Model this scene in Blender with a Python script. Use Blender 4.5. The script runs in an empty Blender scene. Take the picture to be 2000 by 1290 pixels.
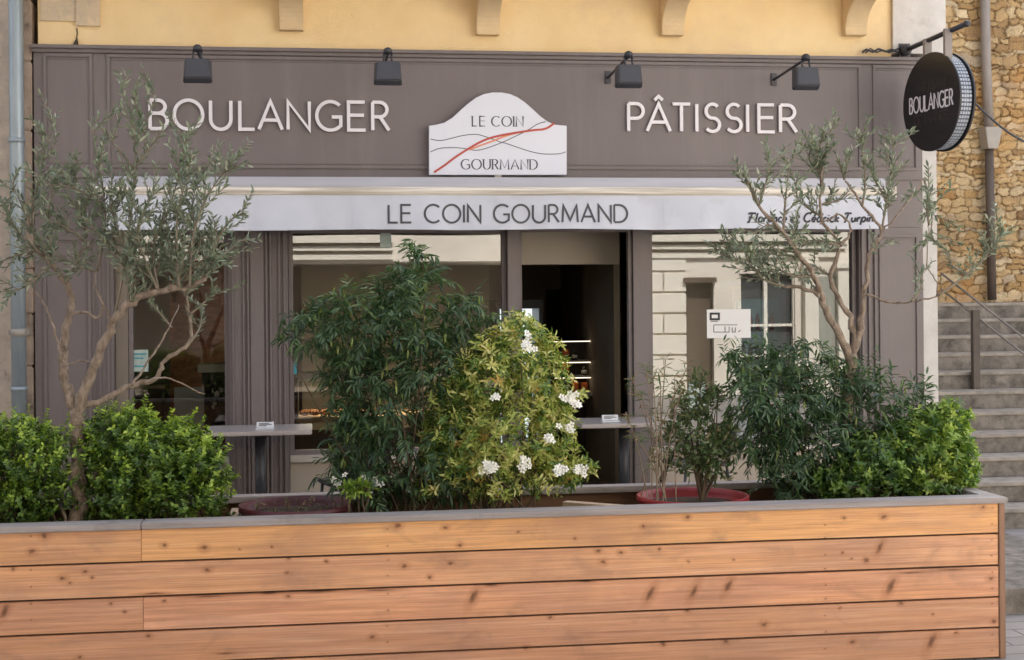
import bpy, bmesh, math, random
import numpy as np
from mathutils import Vector, Matrix
random.seed(7); rng = np.random.default_rng(11)
S = bpy.context.scene; COL = S.collection
# ------------------------------------------------------------------ camera
F = 2757.0; CAM = (0.0, -11.5, 1.82); YAW = math.atan(380 / F); ROLL = .0086
sy, cy = math.sin(YAW), math.cos(YAW)
fw, rt, up = Vector((sy, cy, 0)), Vector((cy, -sy, 0)), Vector((0, 0, 1))
R1 = rt * math.cos(ROLL) - up * math.sin(ROLL); U1 = rt * math.sin(ROLL) + up * math.cos(ROLL)
cd = bpy.data.cameras.new('camera'); cam = bpy.data.objects.new('camera', cd); COL.objects.link(cam)
M = Matrix.Identity(4)
for i in range(3):
    M[i][0] = R1[i]; M[i][1] = U1[i]; M[i][2] = -fw[i]; M[i][3] = CAM[i]
cam.matrix_world = M
cd.sensor_width = 36; cd.lens = 36 * F / 2000; cd.shift_y = -71 / 2000; cd.clip_end = 500; cd.clip_start = .1
S.camera = cam
# ------------------------------------------------------------------ light
SUN_EL, SUN_ROT = math.radians(50), math.radians(14)
w = bpy.data.worlds.new('World'); S.world = w; w.use_nodes = True
nt = w.node_tree; bg = nt.nodes['Background']
sky = nt.nodes.new('ShaderNodeTexSky'); sky.sky_type = 'NISHITA'; sky.sun_disc = False
sky.sun_elevation = SUN_EL; sky.sun_rotation = SUN_ROT; sky.air_density = 1.0; sky.dust_density = 3.0; sky.ozone_density = 1.0
hsv = nt.nodes.new('ShaderNodeHueSaturation'); hsv.inputs['Saturation'].default_value = .52
nt.links.new(sky.outputs[0], hsv.inputs['Color']); nt.links.new(hsv.outputs[0], bg.inputs[0]); bg.inputs[1].default_value = .13
sd = bpy.data.lights.new('sun', 'SUN'); sd.energy = 4.6; sd.angle = math.radians(.53); sd.color = (1, .96, .91)
sun = bpy.data.objects.new('sun', sd); COL.objects.link(sun)
sdir = Vector((math.sin(SUN_ROT) * math.cos(SUN_EL), math.cos(SUN_ROT) * math.cos(SUN_EL), math.sin(SUN_EL)))
sun.rotation_euler = sdir.to_track_quat('Z', 'Y').to_euler(); sun.location = (0, 20, 25)
S.view_settings.view_transform = 'Standard'; S.view_settings.look = 'None'
S.view_settings.exposure = 1.85; S.view_settings.gamma = 1.0
S.cycles.max_bounces = 10; S.cycles.diffuse_bounces = 5; S.cycles.transparent_max_bounces = 16
S.cycles.sample_clamp_indirect = 6; S.cycles.caustics_reflective = False; S.cycles.caustics_refractive = False
GZ = -.12                                             # street level
# ------------------------------------------------------------------ helpers
def P(px, py, Y):
    """survey: where the sight line of a photo point meets the vertical plane y = Y"""
    u, v = px - 1000, 574 - py
    U = u * math.cos(ROLL) + v * math.sin(ROLL); W = -u * math.sin(ROLL) + v * math.cos(ROLL)
    d = fw * F + rt * U + up * W; t = (Y - CAM[1]) / d.y
    return Vector((d.x * t, Y, CAM[2] + d.z * t))
def X(px, Y=0, py=500): return P(px, py, Y).x
def Z(px, py, Y=0): return P(px, py, Y).z
def wloc(o):
    v = Vector((0, 0, 0))
    while o: v += o.location; o = o.parent
    return v
def tag(o, label=None, cat=None, group=None, kind=None):
    if label: o['label'] = label
    if cat: o['category'] = cat
    if group: o['group'] = group
    if kind: o['kind'] = kind
    return o
def thing(name, loc, label, cat, group=None):
    o = bpy.data.objects.new(name, None); COL.objects.link(o); o.location = loc; o.empty_display_size = .2
    return tag(o, label, cat, group)
def copy_tree(o, parent=None):
    c = o.copy(); COL.objects.link(c); c.parent = parent
    for ch in list(o.children): copy_tree(ch, c)
    return c
class MB:
    def __init__(s): s.v = []; s.f = []; s.a = []; s.cur = 0.0; s.sm = []
    def face(s, idx, smooth=False): s.f.append(idx); s.a.append(s.cur); s.sm.append(smooth)
    def box(s, x0, x1, y0, y1, z0, z1, rot=None, piv=None):
        b = len(s.v)
        for z in (z0, z1):
            for x, y in ((x0, y0), (x1, y0), (x1, y1), (x0, y1)):
                p = Vector((x, y, z))
                if rot is not None: p = rot @ (p - piv) + piv
                s.v.append(tuple(p))
        for q in ((0, 3, 2, 1), (4, 5, 6, 7), (0, 1, 5, 4), (1, 2, 6, 5), (2, 3, 7, 6), (3, 0, 4, 7)):
            s.face([b + i for i in q])
        return s
    def prism(s, pts, axis, a0, a1):
        """closed outline (2D) extruded along axis 'x','y' or 'z'"""
        n = len(pts); b = len(s.v)
        for a in (a0, a1):
            for p, q in pts:
                s.v.append({'x': (a, p, q), 'y': (p, a, q), 'z': (p, q, a)}[axis])
        s.face([b + i for i in range(n)]); s.face([b + n + i for i in reversed(range(n))])
        for i in range(n):
            j = (i + 1) % n; s.face([b + i, b + n + i, b + n + j, b + j])
        return s
    def tube(s, pts, rad, n=8, cap=True):
        pts = [Vector(p) for p in pts]; m = len(pts)
        if not hasattr(rad, '__len__'): rad = [rad] * m
        b = len(s.v); nrm = None
        for i, p in enumerate(pts):
            t = (pts[min(i + 1, m - 1)] - pts[max(i - 1, 0)])
            if t.length < 1e-9: t = Vector((0, 0, 1))
            t.normalize()
            if nrm is None: nrm = t.orthogonal().normalized()
            nrm = (nrm - t * nrm.dot(t))
            nrm = nrm.normalized() if nrm.length > 1e-6 else t.orthogonal().normalized()
            bi = t.cross(nrm)
            for k in range(n):
                a = 2 * math.pi * k / n
                s.v.append(tuple(p + (nrm * math.cos(a) + bi * math.sin(a)) * rad[i]))
        for i in range(m - 1):
            for k in range(n):
                k2 = (k + 1) % n
                s.face([b + i * n + k, b + i * n + k2, b + (i + 1) * n + k2, b + (i + 1) * n + k], True)
        if cap:
            s.face([b + k for k in reversed(range(n))]); s.face([b + (m - 1) * n + k for k in range(n)])
        return s
    def lathe(s, prof, c, n=40):
        b = len(s.v); m = len(prof)
        for r, z in prof:
            for k in range(n):
                a = 2 * math.pi * k / n; s.v.append((c[0] + r * math.cos(a), c[1] + r * math.sin(a), c[2] + z))
        for i in range(m - 1):
            for k in range(n):
                k2 = (k + 1) % n; s.face([b + i * n + k, b + i * n + k2, b + (i + 1) * n + k2, b + (i + 1) * n + k], True)
        s.face([b + k for k in reversed(range(n))]); s.face([b + (m - 1) * n + k for k in range(n)])
        return s
    def ball(s, c, r, seg=10, ring=7):
        prof = [(max(1e-4, math.sin(math.pi * i / ring)), -math.cos(math.pi * i / ring)) for i in range(ring + 1)]
        b = len(s.v)
        for q, z in prof:
            for k in range(seg):
                a = 2 * math.pi * k / seg; s.v.append((c[0] + r[0] * q * math.cos(a), c[1] + r[1] * q * math.sin(a), c[2] + r[2] * z))
        for i in range(ring):
            for k in range(seg):
                k2 = (k + 1) % seg; s.face([b + i * seg + k, b + i * seg + k2, b + (i + 1) * seg + k2, b + (i + 1) * seg + k], True)
        return s
    def build(s, name, mat, parent=None, origin=None, bevel=0, attr=None):
        if origin is None: origin = wloc(parent) if parent else Vector((0, 0, 0))
        origin = Vector(origin)
        me = bpy.data.meshes.new(name)
        me.from_pydata([tuple(Vector(v) - origin) for v in s.v], [], s.f)
        me.polygons.foreach_set('use_smooth', s.sm)
        me.materials.append(mat)
        if attr:
            at = me.attributes.new(attr, 'FLOAT', 'FACE'); at.data.foreach_set('value', s.a)
        if bevel:
            bm = bmesh.new(); bm.from_mesh(me)
            bmesh.ops.recalc_face_normals(bm, faces=bm.faces)
            es = [e for e in bm.edges if e.is_manifold and e.calc_face_angle(0) > .6]
            bmesh.ops.bevel(bm, geom=es, offset=bevel, segments=2, affect='EDGES', clamp_overlap=True)
            bm.to_mesh(me); bm.free()
        else:
            bm = bmesh.new(); bm.from_mesh(me); bmesh.ops.recalc_face_normals(bm, faces=bm.faces); bm.to_mesh(me); bm.free()
        me.update()
        o = bpy.data.objects.new(name, me); COL.objects.link(o)
        if parent:
            o.parent = parent; o.location = origin - wloc(parent)
        else: o.location = origin
        return o
# ------------------------------------------------------------------ materials
def newmat(name):
    m = bpy.data.materials.new(name); m.use_nodes = True
    return m, m.node_tree, m.node_tree.nodes['Principled BSDF']
def N(nt, t, **kw):
    n = nt.nodes.new(t)
    for k, v in kw.items():
        if k.startswith('i_'):
            key = k[2:]; n.inputs[int(key) if key.isdigit() else key].default_value = v
        else: setattr(n, k, v)
    return n
def c4(c): return (c[0], c[1], c[2], 1)
def L(nt, a, b): nt.links.new(a, b)
def ramp(nt, fac, stops):
    r = N(nt, 'ShaderNodeValToRGB'); e = r.color_ramp.elements
    while len(e) < len(stops): e.new(.5)
    for q, (p, c) in zip(e, stops): q.position = p; q.color = c4(c)
    L(nt, fac, r.inputs[0]); return r.outputs[0]
def mixc(nt, fac, a, b, mode='MIX'):
    m = N(nt, 'ShaderNodeMix', data_type='RGBA', blend_type=mode)
    for sock, val in ((m.inputs[0], fac), (m.inputs[6], a), (m.inputs[7], b)):
        if isinstance(val, (int, float)): sock.default_value = val
        elif isinstance(val, (tuple, list)): sock.default_value = c4(val)
        else: L(nt, val, sock)
    return m.outputs[2]
def noise(nt, scale, detail=6, rough=.6, stretch=None, co='Object'):
    tc = N(nt, 'ShaderNodeTexCoord'); n = N(nt, 'ShaderNodeTexNoise', i_Scale=scale, i_Detail=detail, i_Roughness=rough)
    if stretch:
        mp = N(nt, 'ShaderNodeMapping'); mp.inputs['Scale'].default_value = stretch
        L(nt, tc.outputs[co], mp.inputs[0]); L(nt, mp.outputs[0], n.inputs['Vector'])
    else: L(nt, tc.outputs[co], n.inputs['Vector'])
    return n.outputs[0]
def bump(nt, h, strength, dist=.01):
    b = N(nt, 'ShaderNodeBump', i_Strength=strength, i_Distance=dist); L(nt, h, b.inputs['Height']); return b.outputs[0]
def mat(name, a, b=None, scale=3, rough=.6, metal=0, bmp=0, bscale=40, lo=.35, hi=.65, stretch=None, grime=None, gst=None, gscale=1.2, glo=.55, ghi=.75, emit=None):
    m, nt, bs = newmat(name)
    bs.inputs['Roughness'].default_value = rough; bs.inputs['Metallic'].default_value = metal
    if b is None: b = tuple(min(1, x * .82) for x in a)
    col = ramp(nt, noise(nt, scale, stretch=stretch), [(lo, a), (hi, b)])
    if grime:
        f = ramp(nt, noise(nt, gscale, 8, .7, gst), [(glo, (0, 0, 0)), (ghi, (1, 1, 1))])
        col = mixc(nt, f, col, grime)
    L(nt, col, bs.inputs['Base Color'])
    if bmp: L(nt, bump(nt, noise(nt, bscale), bmp), bs.inputs['Normal'])
    if emit:
        L(nt, col, bs.inputs['Emission Color']); bs.inputs['Emission Strength'].default_value = emit
    return m
MT = {}
MT['brown'] = mat('brown_paint', (.178, .150, .147), (.163, .137, .134), 1.1, .5, bmp=.06, bscale=60, grime=(.215, .187, .18), gst=(5, 5, .5), gscale=1, glo=.5, ghi=.85)
MT['yellow'] = mat('yellow_render', (.86, .67, .38), (.79, .585, .30), 1.6, .85, bmp=.25, bscale=90, grime=(.74, .56, .34), gscale=1.3, glo=.5, ghi=.72)
MT['corbel'] = mat('stone_corbel', (.76, .58, .34), (.66, .50, .30), 5, .85, bmp=.3, bscale=60)
MT['whitewall'] = mat('white_render', (.64, .615, .58), (.54, .515, .48), 4, .85, bmp=.3, bscale=50, grime=(.40, .36, .32), gscale=3, glo=.58, ghi=.8)
MT['oldwall'] = mat('worn_render', (.60, .51, .41), (.44, .37, .30), 7, .9, bmp=.6, bscale=25, grime=(.16, .13, .11), gscale=9, glo=.60, ghi=.72)
MT['oldstone'] = mat('rough_edge_stone', (.48, .38, .30), (.34, .26, .20), 6, .9, bmp=.8, bscale=20, grime=(.13, .10, .085), gscale=5, glo=.56, ghi=.68)
MT['zinc'] = mat('zinc_pipe', (.36, .42, .45), (.27, .32, .345), 4, .42, .35, stretch=(6, 6, .6))
MT['cream'] = mat('cream_stone', (.82, .76, .66), (.74, .68, .58), 2.5, .85, bmp=.2)
MT['creamtrim'] = mat('pale_trim_stone', (.84, .79, .69), (.76, .71, .6), 2.5, .85)
MT['darkopen'] = mat('dark_timber', (.035, .028, .024), (.05, .042, .036), 3, .6)
MT['brownopp'] = mat('brown_door_wood', (.12, .085, .06), (.09, .065, .045), 3, .6)
MT['letterwhite'] = mat('white_lettering', (.80, .77, .79), (.76, .73, .75), 4, .5)
MT['signwhite'] = mat('white_enamel', (.74, .755, .82), (.72, .735, .80), 3, .35)
MT['ink'] = mat('grey_ink', (.075, .08, .09), (.06, .065, .075), 4, .6)
MT['inkdark'] = mat('dark_ink', (.035, .035, .045), (.03, .03, .04), 4, .6)
MT['redline'] = mat('red_line', (.50, .085, .06), (.46, .07, .05), 4, .5)
MT['orangeline'] = mat('orange_line', (.72, .30, .18), (.7, .28, .17), 4, .5)
MT['awning'] = mat('awning_cloth', (.63, .655, .725), (.58, .605, .675), 2.2, .8, bmp=.1, bscale=200, grime=(.50, .515, .56), gscale=2.5)
MT['hood'] = mat('awning_hood_metal', (.47, .48, .54), (.42, .43, .49), 3, .5, stretch=(.4, 1, 6))
MT['creambar'] = mat('cream_bar', (.80, .75, .66), (.50, .45, .38), 3, .35, stretch=(.35, 3, 16), lo=.42, hi=.58)
MT['black'] = mat('black_metal', (.035, .036, .042), (.03, .03, .035), 5, .45)
MT['lampgrey'] = mat('charcoal_metal', (.052, .053, .062), (.044, .045, .052), 5, .55)
MT['signblack'] = mat('black_lacquer', (.013, .011, .012), (.016, .014, .014), 3, .3)
MT['goldfaint'] = mat('faded_gold_letter', (.045, .037, .03), (.04, .034, .028), 3, .5)
MT['concrete'] = mat('stair_stone', (.29, .26, .228), (.19, .17, .15), 4, .9, bmp=.5, bscale=30, grime=(.09, .08, .068), gscale=7, glo=.42, ghi=.66)
MT['nosing'] = mat('worn_nosing', (.37, .335, .29), (.24, .215, .19), 9, .85, bmp=.3)
MT['steel'] = mat('handrail_steel', (.26, .24, .22), (.2, .18, .165), 5, .5, .3)
MT['rust'] = mat('brown_post_metal', (.10, .08, .065), (.075, .06, .05), 5, .6)
MT['pipegrey'] = mat('grey_plastic_pipe', (.29, .255, .23), (.24, .21, .19), 4, .6)
MT['pipebrown'] = mat('cast_iron_pipe', (.11, .085, .07), (.085, .065, .055), 4, .6)
MT['boxgrey'] = mat('zinc_hopper', (.36, .33, .29), (.30, .27, .24), 4, .5)
MT['greytable'] = mat('pale_laminate', (.46, .41, .385), (.42, .37, .35), 2, .3, stretch=(1, 8, 1))
MT['card'] = mat('acrylic_card', (.72, .73, .75), (.6, .62, .66), 12, .25)
MT['red'] = mat('red_plastic', (.31, .024, .03), (.26, .02, .026), 3, .45, grime=(.2, .03, .03), gscale=6)
MT['darkred'] = mat('dark_red_plastic', (.085, .014, .02), (.065, .012, .017), 3, .5)
MT['soil'] = mat('potting_soil', (.035, .023, .017), (.06, .042, .03), 25, .95, bmp=1, bscale=60)
MT['bark'] = mat('olive_bark', (.33, .265, .205), (.17, .125, .09), 34, .95, bmp=1, bscale=75, stretch=(1, 1, .45), lo=.36, hi=.64, grime=(.085, .065, .05), gscale=30, gst=(1, 1, .7), glo=.58, ghi=.68)
MT['twig'] = mat('twig_bark', (.25, .21, .16), (.17, .14, .10), 10, .9)
MT['stem'] = mat('brown_stem', (.10, .072, .045), (.07, .05, .03), 10, .9)
MT['cane'] = mat('tan_cane', (.30, .23, .165), (.2, .15, .11), 10, .8)
MT['petal'] = mat('white_petal', (.85, .85, .80), (.8, .8, .72), 10, .6)
MT['pistil'] = mat('pale_yellow_centre', (.6, .52, .15), None, 10, .6)
MT['rimwood'] = mat('weathered_rim', (.40, .365, .355), (.27, .24, .23), 3, .7, bmp=.4, bscale=14, stretch=(.5, 9, 9), grime=(.17, .14, .13), gscale=3, glo=.56, ghi=.75)
MT['postwood'] = mat('brown_post_wood', (.30, .17, .105), (.22, .125, .08), 4, .7, stretch=(8, 8, .7), bmp=.2)
MT['oldboard'] = mat('inner_board', (.24, .13, .075), (.16, .09, .05), 3, .8, stretch=(.6, 9, 9))
MT['battenwood'] = mat('pale_batten', (.55, .43, .32), (.45, .34, .25), 4, .7, stretch=(.6, 8, 8))
MT['interior'] = mat('taupe_interior_paint', (.33, .275, .21), (.28, .23, .175), 2, .7)
MT['ceilpaint'] = mat('beige_ceiling', (.50, .44, .35), (.47, .41, .33), 1, .8)
MT['creampaint'] = mat('cream_interior_paint', (.80, .74, .58), (.76, .70, .54), 2, .7)
MT['brickred'] = mat('red_brick_interior', (.62, .22, .12), (.36, .12, .065), 9, .8, stretch=(1, 1, 2.5))
MT['floor'] = mat('dark_floor_tile', (.26, .22, .18), (.22, .185, .15), 3, .4)
MT['beigeboard'] = mat('beige_stall_board', (.43, .37, .30), (.39, .335, .275), 2, .6)
MT['whitepaint'] = mat('white_gloss_paint', (.72, .70, .66), (.68, .66, .62), 2, .4)
MT['paper'] = mat('white_paper', (.80, .80, .79), (.77, .77, .76), 2, .6)
MT['greyboard'] = mat('grey_board', (.62, .64, .63), (.58, .6, .59), 2, .6)
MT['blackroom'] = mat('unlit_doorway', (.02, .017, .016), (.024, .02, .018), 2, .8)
MT['pastry'] = mat('baked_crust', (.42, .18, .055), (.25, .085, .025), 14, .6)
MT['lightwood'] = mat('light_counter_wood', (.62, .46, .28), (.55, .40, .24), 4, .5, stretch=(.6, 6, 6))
MT['fridgelight'] = mat('lit_fridge_panel', (.80, .88, .90), (.75, .84, .88), 2, .5, emit=.42)
MT['displaylight'] = mat('lit_display_strip', (1, .86, .62), (1, .84, .6), 2, .5, emit=7.0)
MT['shelflight'] = mat('lit_shelf_strip', (1, .84, .62), (1, .82, .6), 2, .5, emit=.7)
MT['orange'] = mat('orange_packet', (.62, .16, .03), (.40, .08, .02), 8, .5)
MT['bottle'] = mat('dark_bottle', (.02, .03, .02), (.03, .02, .012), 5, .15)
MT['tealsticker'] = mat('teal_sticker', (.06, .34, .42), (.05, .30, .38), 5, .4)
MT['greenpaper'] = mat('pale_green_paper', (.52, .60, .54), (.30, .40, .37), 9, .6)
MT['chair'] = mat('black_chair_shell', (.025, .025, .028), (.03, .03, .034), 5, .5)
def glass(name, ior):
    m, nt, bs = newmat(name); nt.nodes.remove(bs)
    fr = N(nt, 'ShaderNodeFresnel', i_IOR=ior); tr = N(nt, 'ShaderNodeBsdfTransparent', i_Color=(.90, .92, .90, 1)); gl = N(nt, 'ShaderNodeBsdfGlossy', i_Roughness=0.0)
    mx = N(nt, 'ShaderNodeMixShader'); L(nt, fr.outputs[0], mx.inputs[0]); L(nt, tr.outputs[0], mx.inputs[1]); L(nt, gl.outputs[0], mx.inputs[2])
    L(nt, mx.outputs[0], nt.nodes['Material Output'].inputs[0]); return m
MT['glass'] = glass('window_glass', 2.4)
def leafmat(name, stops, trans=.28, rough=.42, spec=.5):
    m, nt, bs = newmat(name)
    at = N(nt, 'ShaderNodeAttribute', attribute_name='tone'); col = ramp(nt, at.outputs['Fac'], stops)
    L(nt, col, bs.inputs['Base Color']); bs.inputs['Roughness'].default_value = rough; bs.inputs['Specular IOR Level'].default_value = spec
    tl = N(nt, 'ShaderNodeBsdfTranslucent'); br = mixc(nt, 1.0, col, (1.25, 1.35, .75), 'MULTIPLY'); L(nt, br, tl.inputs[0])
    mx = N(nt, 'ShaderNodeMixShader', i_0=trans); L(nt, bs.outputs[0], mx.inputs[1]); L(nt, tl.outputs[0], mx.inputs[2])
    L(nt, mx.outputs[0], nt.nodes['Material Output'].inputs[0]); return m
MT['olive'] = leafmat('olive_leaf', [(0, (.085, .115, .075)), (.5, (.175, .22, .155)), (.85, (.31, .36, .27)), (1, (.44, .48, .39))], .2, .45)
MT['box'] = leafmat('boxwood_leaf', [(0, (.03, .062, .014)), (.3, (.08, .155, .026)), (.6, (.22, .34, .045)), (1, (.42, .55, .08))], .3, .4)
MT['darkleaf'] = leafmat('dark_leaf', [(0, (.028, .06, .03)), (.45, (.062, .12, .056)), (.85, (.13, .21, .09)), (.93, (.19, .27, .085)), (1, (.38, .45, .13))], .32, .32)
MT['vari'] = leafmat('variegated_leaf', [(0, (.05, .11, .025)), (.3, (.15, .25, .05)), (.6, (.42, .46, .11)), (.9, (.70, .68, .30)), (1, (.55, .36, .10))], .33, .45)
MT['bright'] = leafmat('fresh_leaf', [(0, (.03, .075, .025)), (.35, (.085, .17, .04)), (.7, (.23, .35, .065)), (1, (.42, .52, .10))], .3, .42)
MT['nandina'] = leafmat('nandina_leaf', [(0, (.055, .095, .04)), (.5, (.12, .18, .075)), (.8, (.28, .23, .12)), (1, (.36, .17, .11))], .25, .45)
# weathered larch planks
def plankmat(zlo=-9, zhi=9):
    m, nt, bs = newmat('larch_planks')
    tc = N(nt, 'ShaderNodeTexCoord'); at = N(nt, 'ShaderNodeAttribute', attribute_name='tone')
    cmb = N(nt, 'ShaderNodeCombineXYZ'); mul = N(nt, 'ShaderNodeMath', operation='MULTIPLY', i_1=37.0); L(nt, at.outputs['Fac'], mul.inputs[0]); L(nt, mul.outputs[0], cmb.inputs[1])
    add = N(nt, 'ShaderNodeVectorMath', operation='ADD'); L(nt, tc.outputs['Object'], add.inputs[0]); L(nt, cmb.outputs[0], add.inputs[1])
    def nz(scale, st, detail=5, dist=0):
        mp = N(nt, 'ShaderNodeMapping'); mp.inputs['Scale'].default_value = st; L(nt, add.outputs[0], mp.inputs[0])
        n = N(nt, 'ShaderNodeTexNoise', i_Scale=scale, i_Detail=detail, i_Roughness=.6, i_Distortion=dist); L(nt, mp.outputs[0], n.inputs['Vector']); return n.outputs[0]
    grain = nz(1, (1.1, 40, 46), 7, .5); broad = nz(1, (1.3, 3, 9), 5, .8); fine = nz(1, (2.5, 170, 150), 3, .2)
    col = ramp(nt, grain, [(.30, (.47, .245, .145)), (.5, (.68, .395, .24)), (.70, (.80, .53, .35))])
    col = mixc(nt, ramp(nt, broad, [(.35, (0, 0, 0)), (.7, (.7, .7, .7))]), col, (.78, .44, .21))
    tone = ramp(nt, at.outputs['Fac'], [(0, (.86, .78, .80)), (.3, (.95, .86, .86)), (.55, (1.06, .92, .90)), (.8, (1.04, .96, .90)), (1, (1.10, 1.02, .78))])
    col = mixc(nt, 1.0, col, tone, 'MULTIPLY')
    col = mixc(nt, ramp(nt, fine, [(.42, (0, 0, 0)), (.70, (.42, .42, .42))]), col, (.30, .14, .075))
    patch = nz(1, (1.1, 2, 2.4), 5)
    col = mixc(nt, ramp(nt, patch, [(.47, (0, 0, 0)), (.72, (.62, .62, .62))]), col, (.36, .20, .135))
    dirt = nz(1, (4, 3, 7), 7, .5)
    col = mixc(nt, ramp(nt, dirt, [(.56, (0, 0, 0)), (.74, (.45, .45, .45))]), col, (.27, .155, .105))
    # knots: each at its own place on the boards
    A = [(172,195,1.3),(125,255,1.2),(640,232,1),(797,240,1.3),(935,245,.4),(1062,238,.6),(1553,155,1.3),(1740,163,1.1),(1797,230,1),(245,360,1.2),(272,380,.7),(332,333,.8),(360,357,.6),(810,327,1.2),(1127,283,.8),(1123,338,.8),(1275,295,.8),(1580,312,1.2),(1760,300,.9),(1680,355,.9),(18,490,1.4),(435,460,.7),(488,490,.7),(1850,432,1.5),(1455,590,1.2),(580,585,1),(310,670,1),(1125,430,.8),(640,450,.6),(50,325,.7)]
    B = [(512,218,.8),(685,183,1),(25,240,.6),(245,265,.6),(1452,180,1.2),(1295,183,.8),(1840,143,.9),(427,320,1),(355,357,1.2),(337,312,1),(575,307,.7),(690,355,.5),(866,347,.5),(1385,350,1.1),(1437,300,1.4),(1293,320,.6),(1328,347,.5),(540,480,1.6),(710,470,1.5),(845,450,1.4),(1480,450,1.7),(1870,420,1.2),(685,547,.9),(985,600,1.3),(1280,537,.6),(1520,517,1),(1645,560,.6),(1885,590,1.2),(150,573,.9),(835,668,1.1),(590,675,1.2),(1330,668,1.2),(1640,665,1.8),(1735,635,.8),(55,690,1)]
    K = [(x / 2, 950 + y / 2, r) for x, y, r in A] + [(1000 + x / 2, 920 + y / 2, r) for x, y, r in B]
    K += [(qx, qy + dy, .32) for qx, qs in ((757, (1050, 1110, 1176, 1240)), (1612, (1010, 1068, 1127, 1186, 1252)), (60, (1065, 1130, 1195)), (1938, (1008, 1070, 1134, 1195, 1255))) for qy in qs for dy in (-16, 16)]
    K = [q for q in K if zlo <= P(q[0], q[1], PY).z < zhi]
    warp = N(nt, 'ShaderNodeTexNoise', i_Scale=30.0, i_Detail=2.0); L(nt, tc.outputs['Object'], warp.inputs['Vector'])
    wv = N(nt, 'ShaderNodeVectorMath', operation='MULTIPLY_ADD'); wv.inputs[1].default_value = (.022, 0, .022); wv.inputs[2].default_value = (-.011, 0, -.011)
    L(nt, warp.outputs[1], wv.inputs[0]); pos = N(nt, 'ShaderNodeVectorMath', operation='ADD'); L(nt, tc.outputs['Object'], pos.inputs[0]); L(nt, wv.outputs[0], pos.inputs[1])
    acc = None
    for k, (x, y, r) in enumerate(K):
        p = P(x, y, PY); lean = (k % 5 - 2) * .25 if r > 1.35 else 0
        mp = N(nt, 'ShaderNodeMapping', vector_type='TEXTURE'); mp.inputs['Location'].default_value = (p.x, 0, p.z - .3)
        long = r > 1.35
        mp.inputs['Rotation'].default_value = (0, .5 if long else 0, 0)
        mp.inputs['Scale'].default_value = ((.011 if long else .0145) * r, 1000, (.030 if long else .0105) * r)
        L(nt, pos.outputs[0], mp.inputs[0])
        ln = N(nt, 'ShaderNodeVectorMath', operation='LENGTH'); L(nt, mp.outputs[0], ln.inputs[0])
        if acc is None: acc = ln.outputs['Value']
        else:
            mn = N(nt, 'ShaderNodeMath', operation='MINIMUM'); L(nt, acc, mn.inputs[0]); L(nt, ln.outputs['Value'], mn.inputs[1]); acc = mn.outputs[0]
    CR = [(405, 1165.5, 30), (525, 1160, 16), (625, 1156, 34), (740, 1153.5, 30), (960, 1144, 15), (440, 1277, 20), (1780, 1119, 30), (1860, 1113, 34), (1145, 1136, 18), (300, 1160, 20)]
    for x, y, wd in CR:
        p = P(x, y, PY)
        if not zlo <= p.z < zhi: continue
        mp = N(nt, 'ShaderNodeMapping', vector_type='TEXTURE'); mp.inputs['Location'].default_value = (p.x, 0, p.z - .3); mp.inputs['Rotation'].default_value = (0, .006, 0); mp.inputs['Scale'].default_value = (wd * .0028, 1000, .0055)
        wv2 = N(nt, 'ShaderNodeVectorMath', operation='MULTIPLY_ADD'); wv2.inputs[1].default_value = (.25, 1, .25); L(nt, wv.outputs[0], wv2.inputs[0]); L(nt, tc.outputs['Object'], wv2.inputs[2])
        L(nt, wv2.outputs[0], mp.inputs[0]); ln = N(nt, 'ShaderNodeVectorMath', operation='LENGTH'); L(nt, mp.outputs[0], ln.inputs[0])
        mn = N(nt, 'ShaderNodeMath', operation='MINIMUM'); L(nt, acc, mn.inputs[0]); L(nt, ln.outputs['Value'], mn.inputs[1]); acc = mn.outputs[0]
    halo = ramp(nt, acc, [(0, (.9, .9, .9)), (.45, (.6, .6, .6)), (1.0, (0, 0, 0))])
    dv = N(nt, 'ShaderNodeMath', operation='MULTIPLY', i_1=.42); L(nt, acc, dv.inputs[0])
    col = mixc(nt, ramp(nt, dv.outputs[0], [(.1, (.62, .62, .62)), (.55, (.3, .3, .3)), (1, (0, 0, 0))]), col, (.34, .13, .05))
    col = mixc(nt, halo, col, (.115, .048, .022))
    L(nt, col, bs.inputs['Base Color']); bs.inputs['Roughness'].default_value = .62
    L(nt, bump(nt, grain, .5, .004), bs.inputs['Normal'])
    return m
PY = -4.5
# rubble stone with per-stone colour carried by the mesh
def rubblemat():
    m, nt, bs = newmat('rubble_stone')
    at = N(nt, 'ShaderNodeAttribute', attribute_name='tone'); mo = N(nt, 'ShaderNodeAttribute', attribute_name='mortar')
    col = ramp(nt, at.outputs['Fac'], [(0, (.30, .175, .075)), (.2, (.46, .30, .13)), (.45, (.57, .41, .21)), (.7, (.62, .48, .28)), (.88, (.68, .55, .36)), (1, (.42, .35, .26))])
    col = mixc(nt, ramp(nt, noise(nt, 9, 8, .7), [(.35, (0, 0, 0)), (.7, (.6, .6, .6))]), col, (.30, .20, .10))
    col = mixc(nt, mo.outputs['Fac'], col, (.30, .22, .125))
    col = mixc(nt, ramp(nt, noise(nt, .8, 6, .65), [(.50, (0, 0, 0)), (.66, (.6, .6, .6))]), col, (.15, .105, .068))
    col = mixc(nt, ramp(nt, noise(nt, .55, 4, .6), [(.5, (0, 0, 0)), (.62, (.6, .6, .6))]), col, (.60, .30, .075))
    L(nt, col, bs.inputs['Base Color']); bs.inputs['Roughness'].default_value = .92
    L(nt, bump(nt, noise(nt, 45), .6), bs.inputs['Normal']); return m
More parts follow.
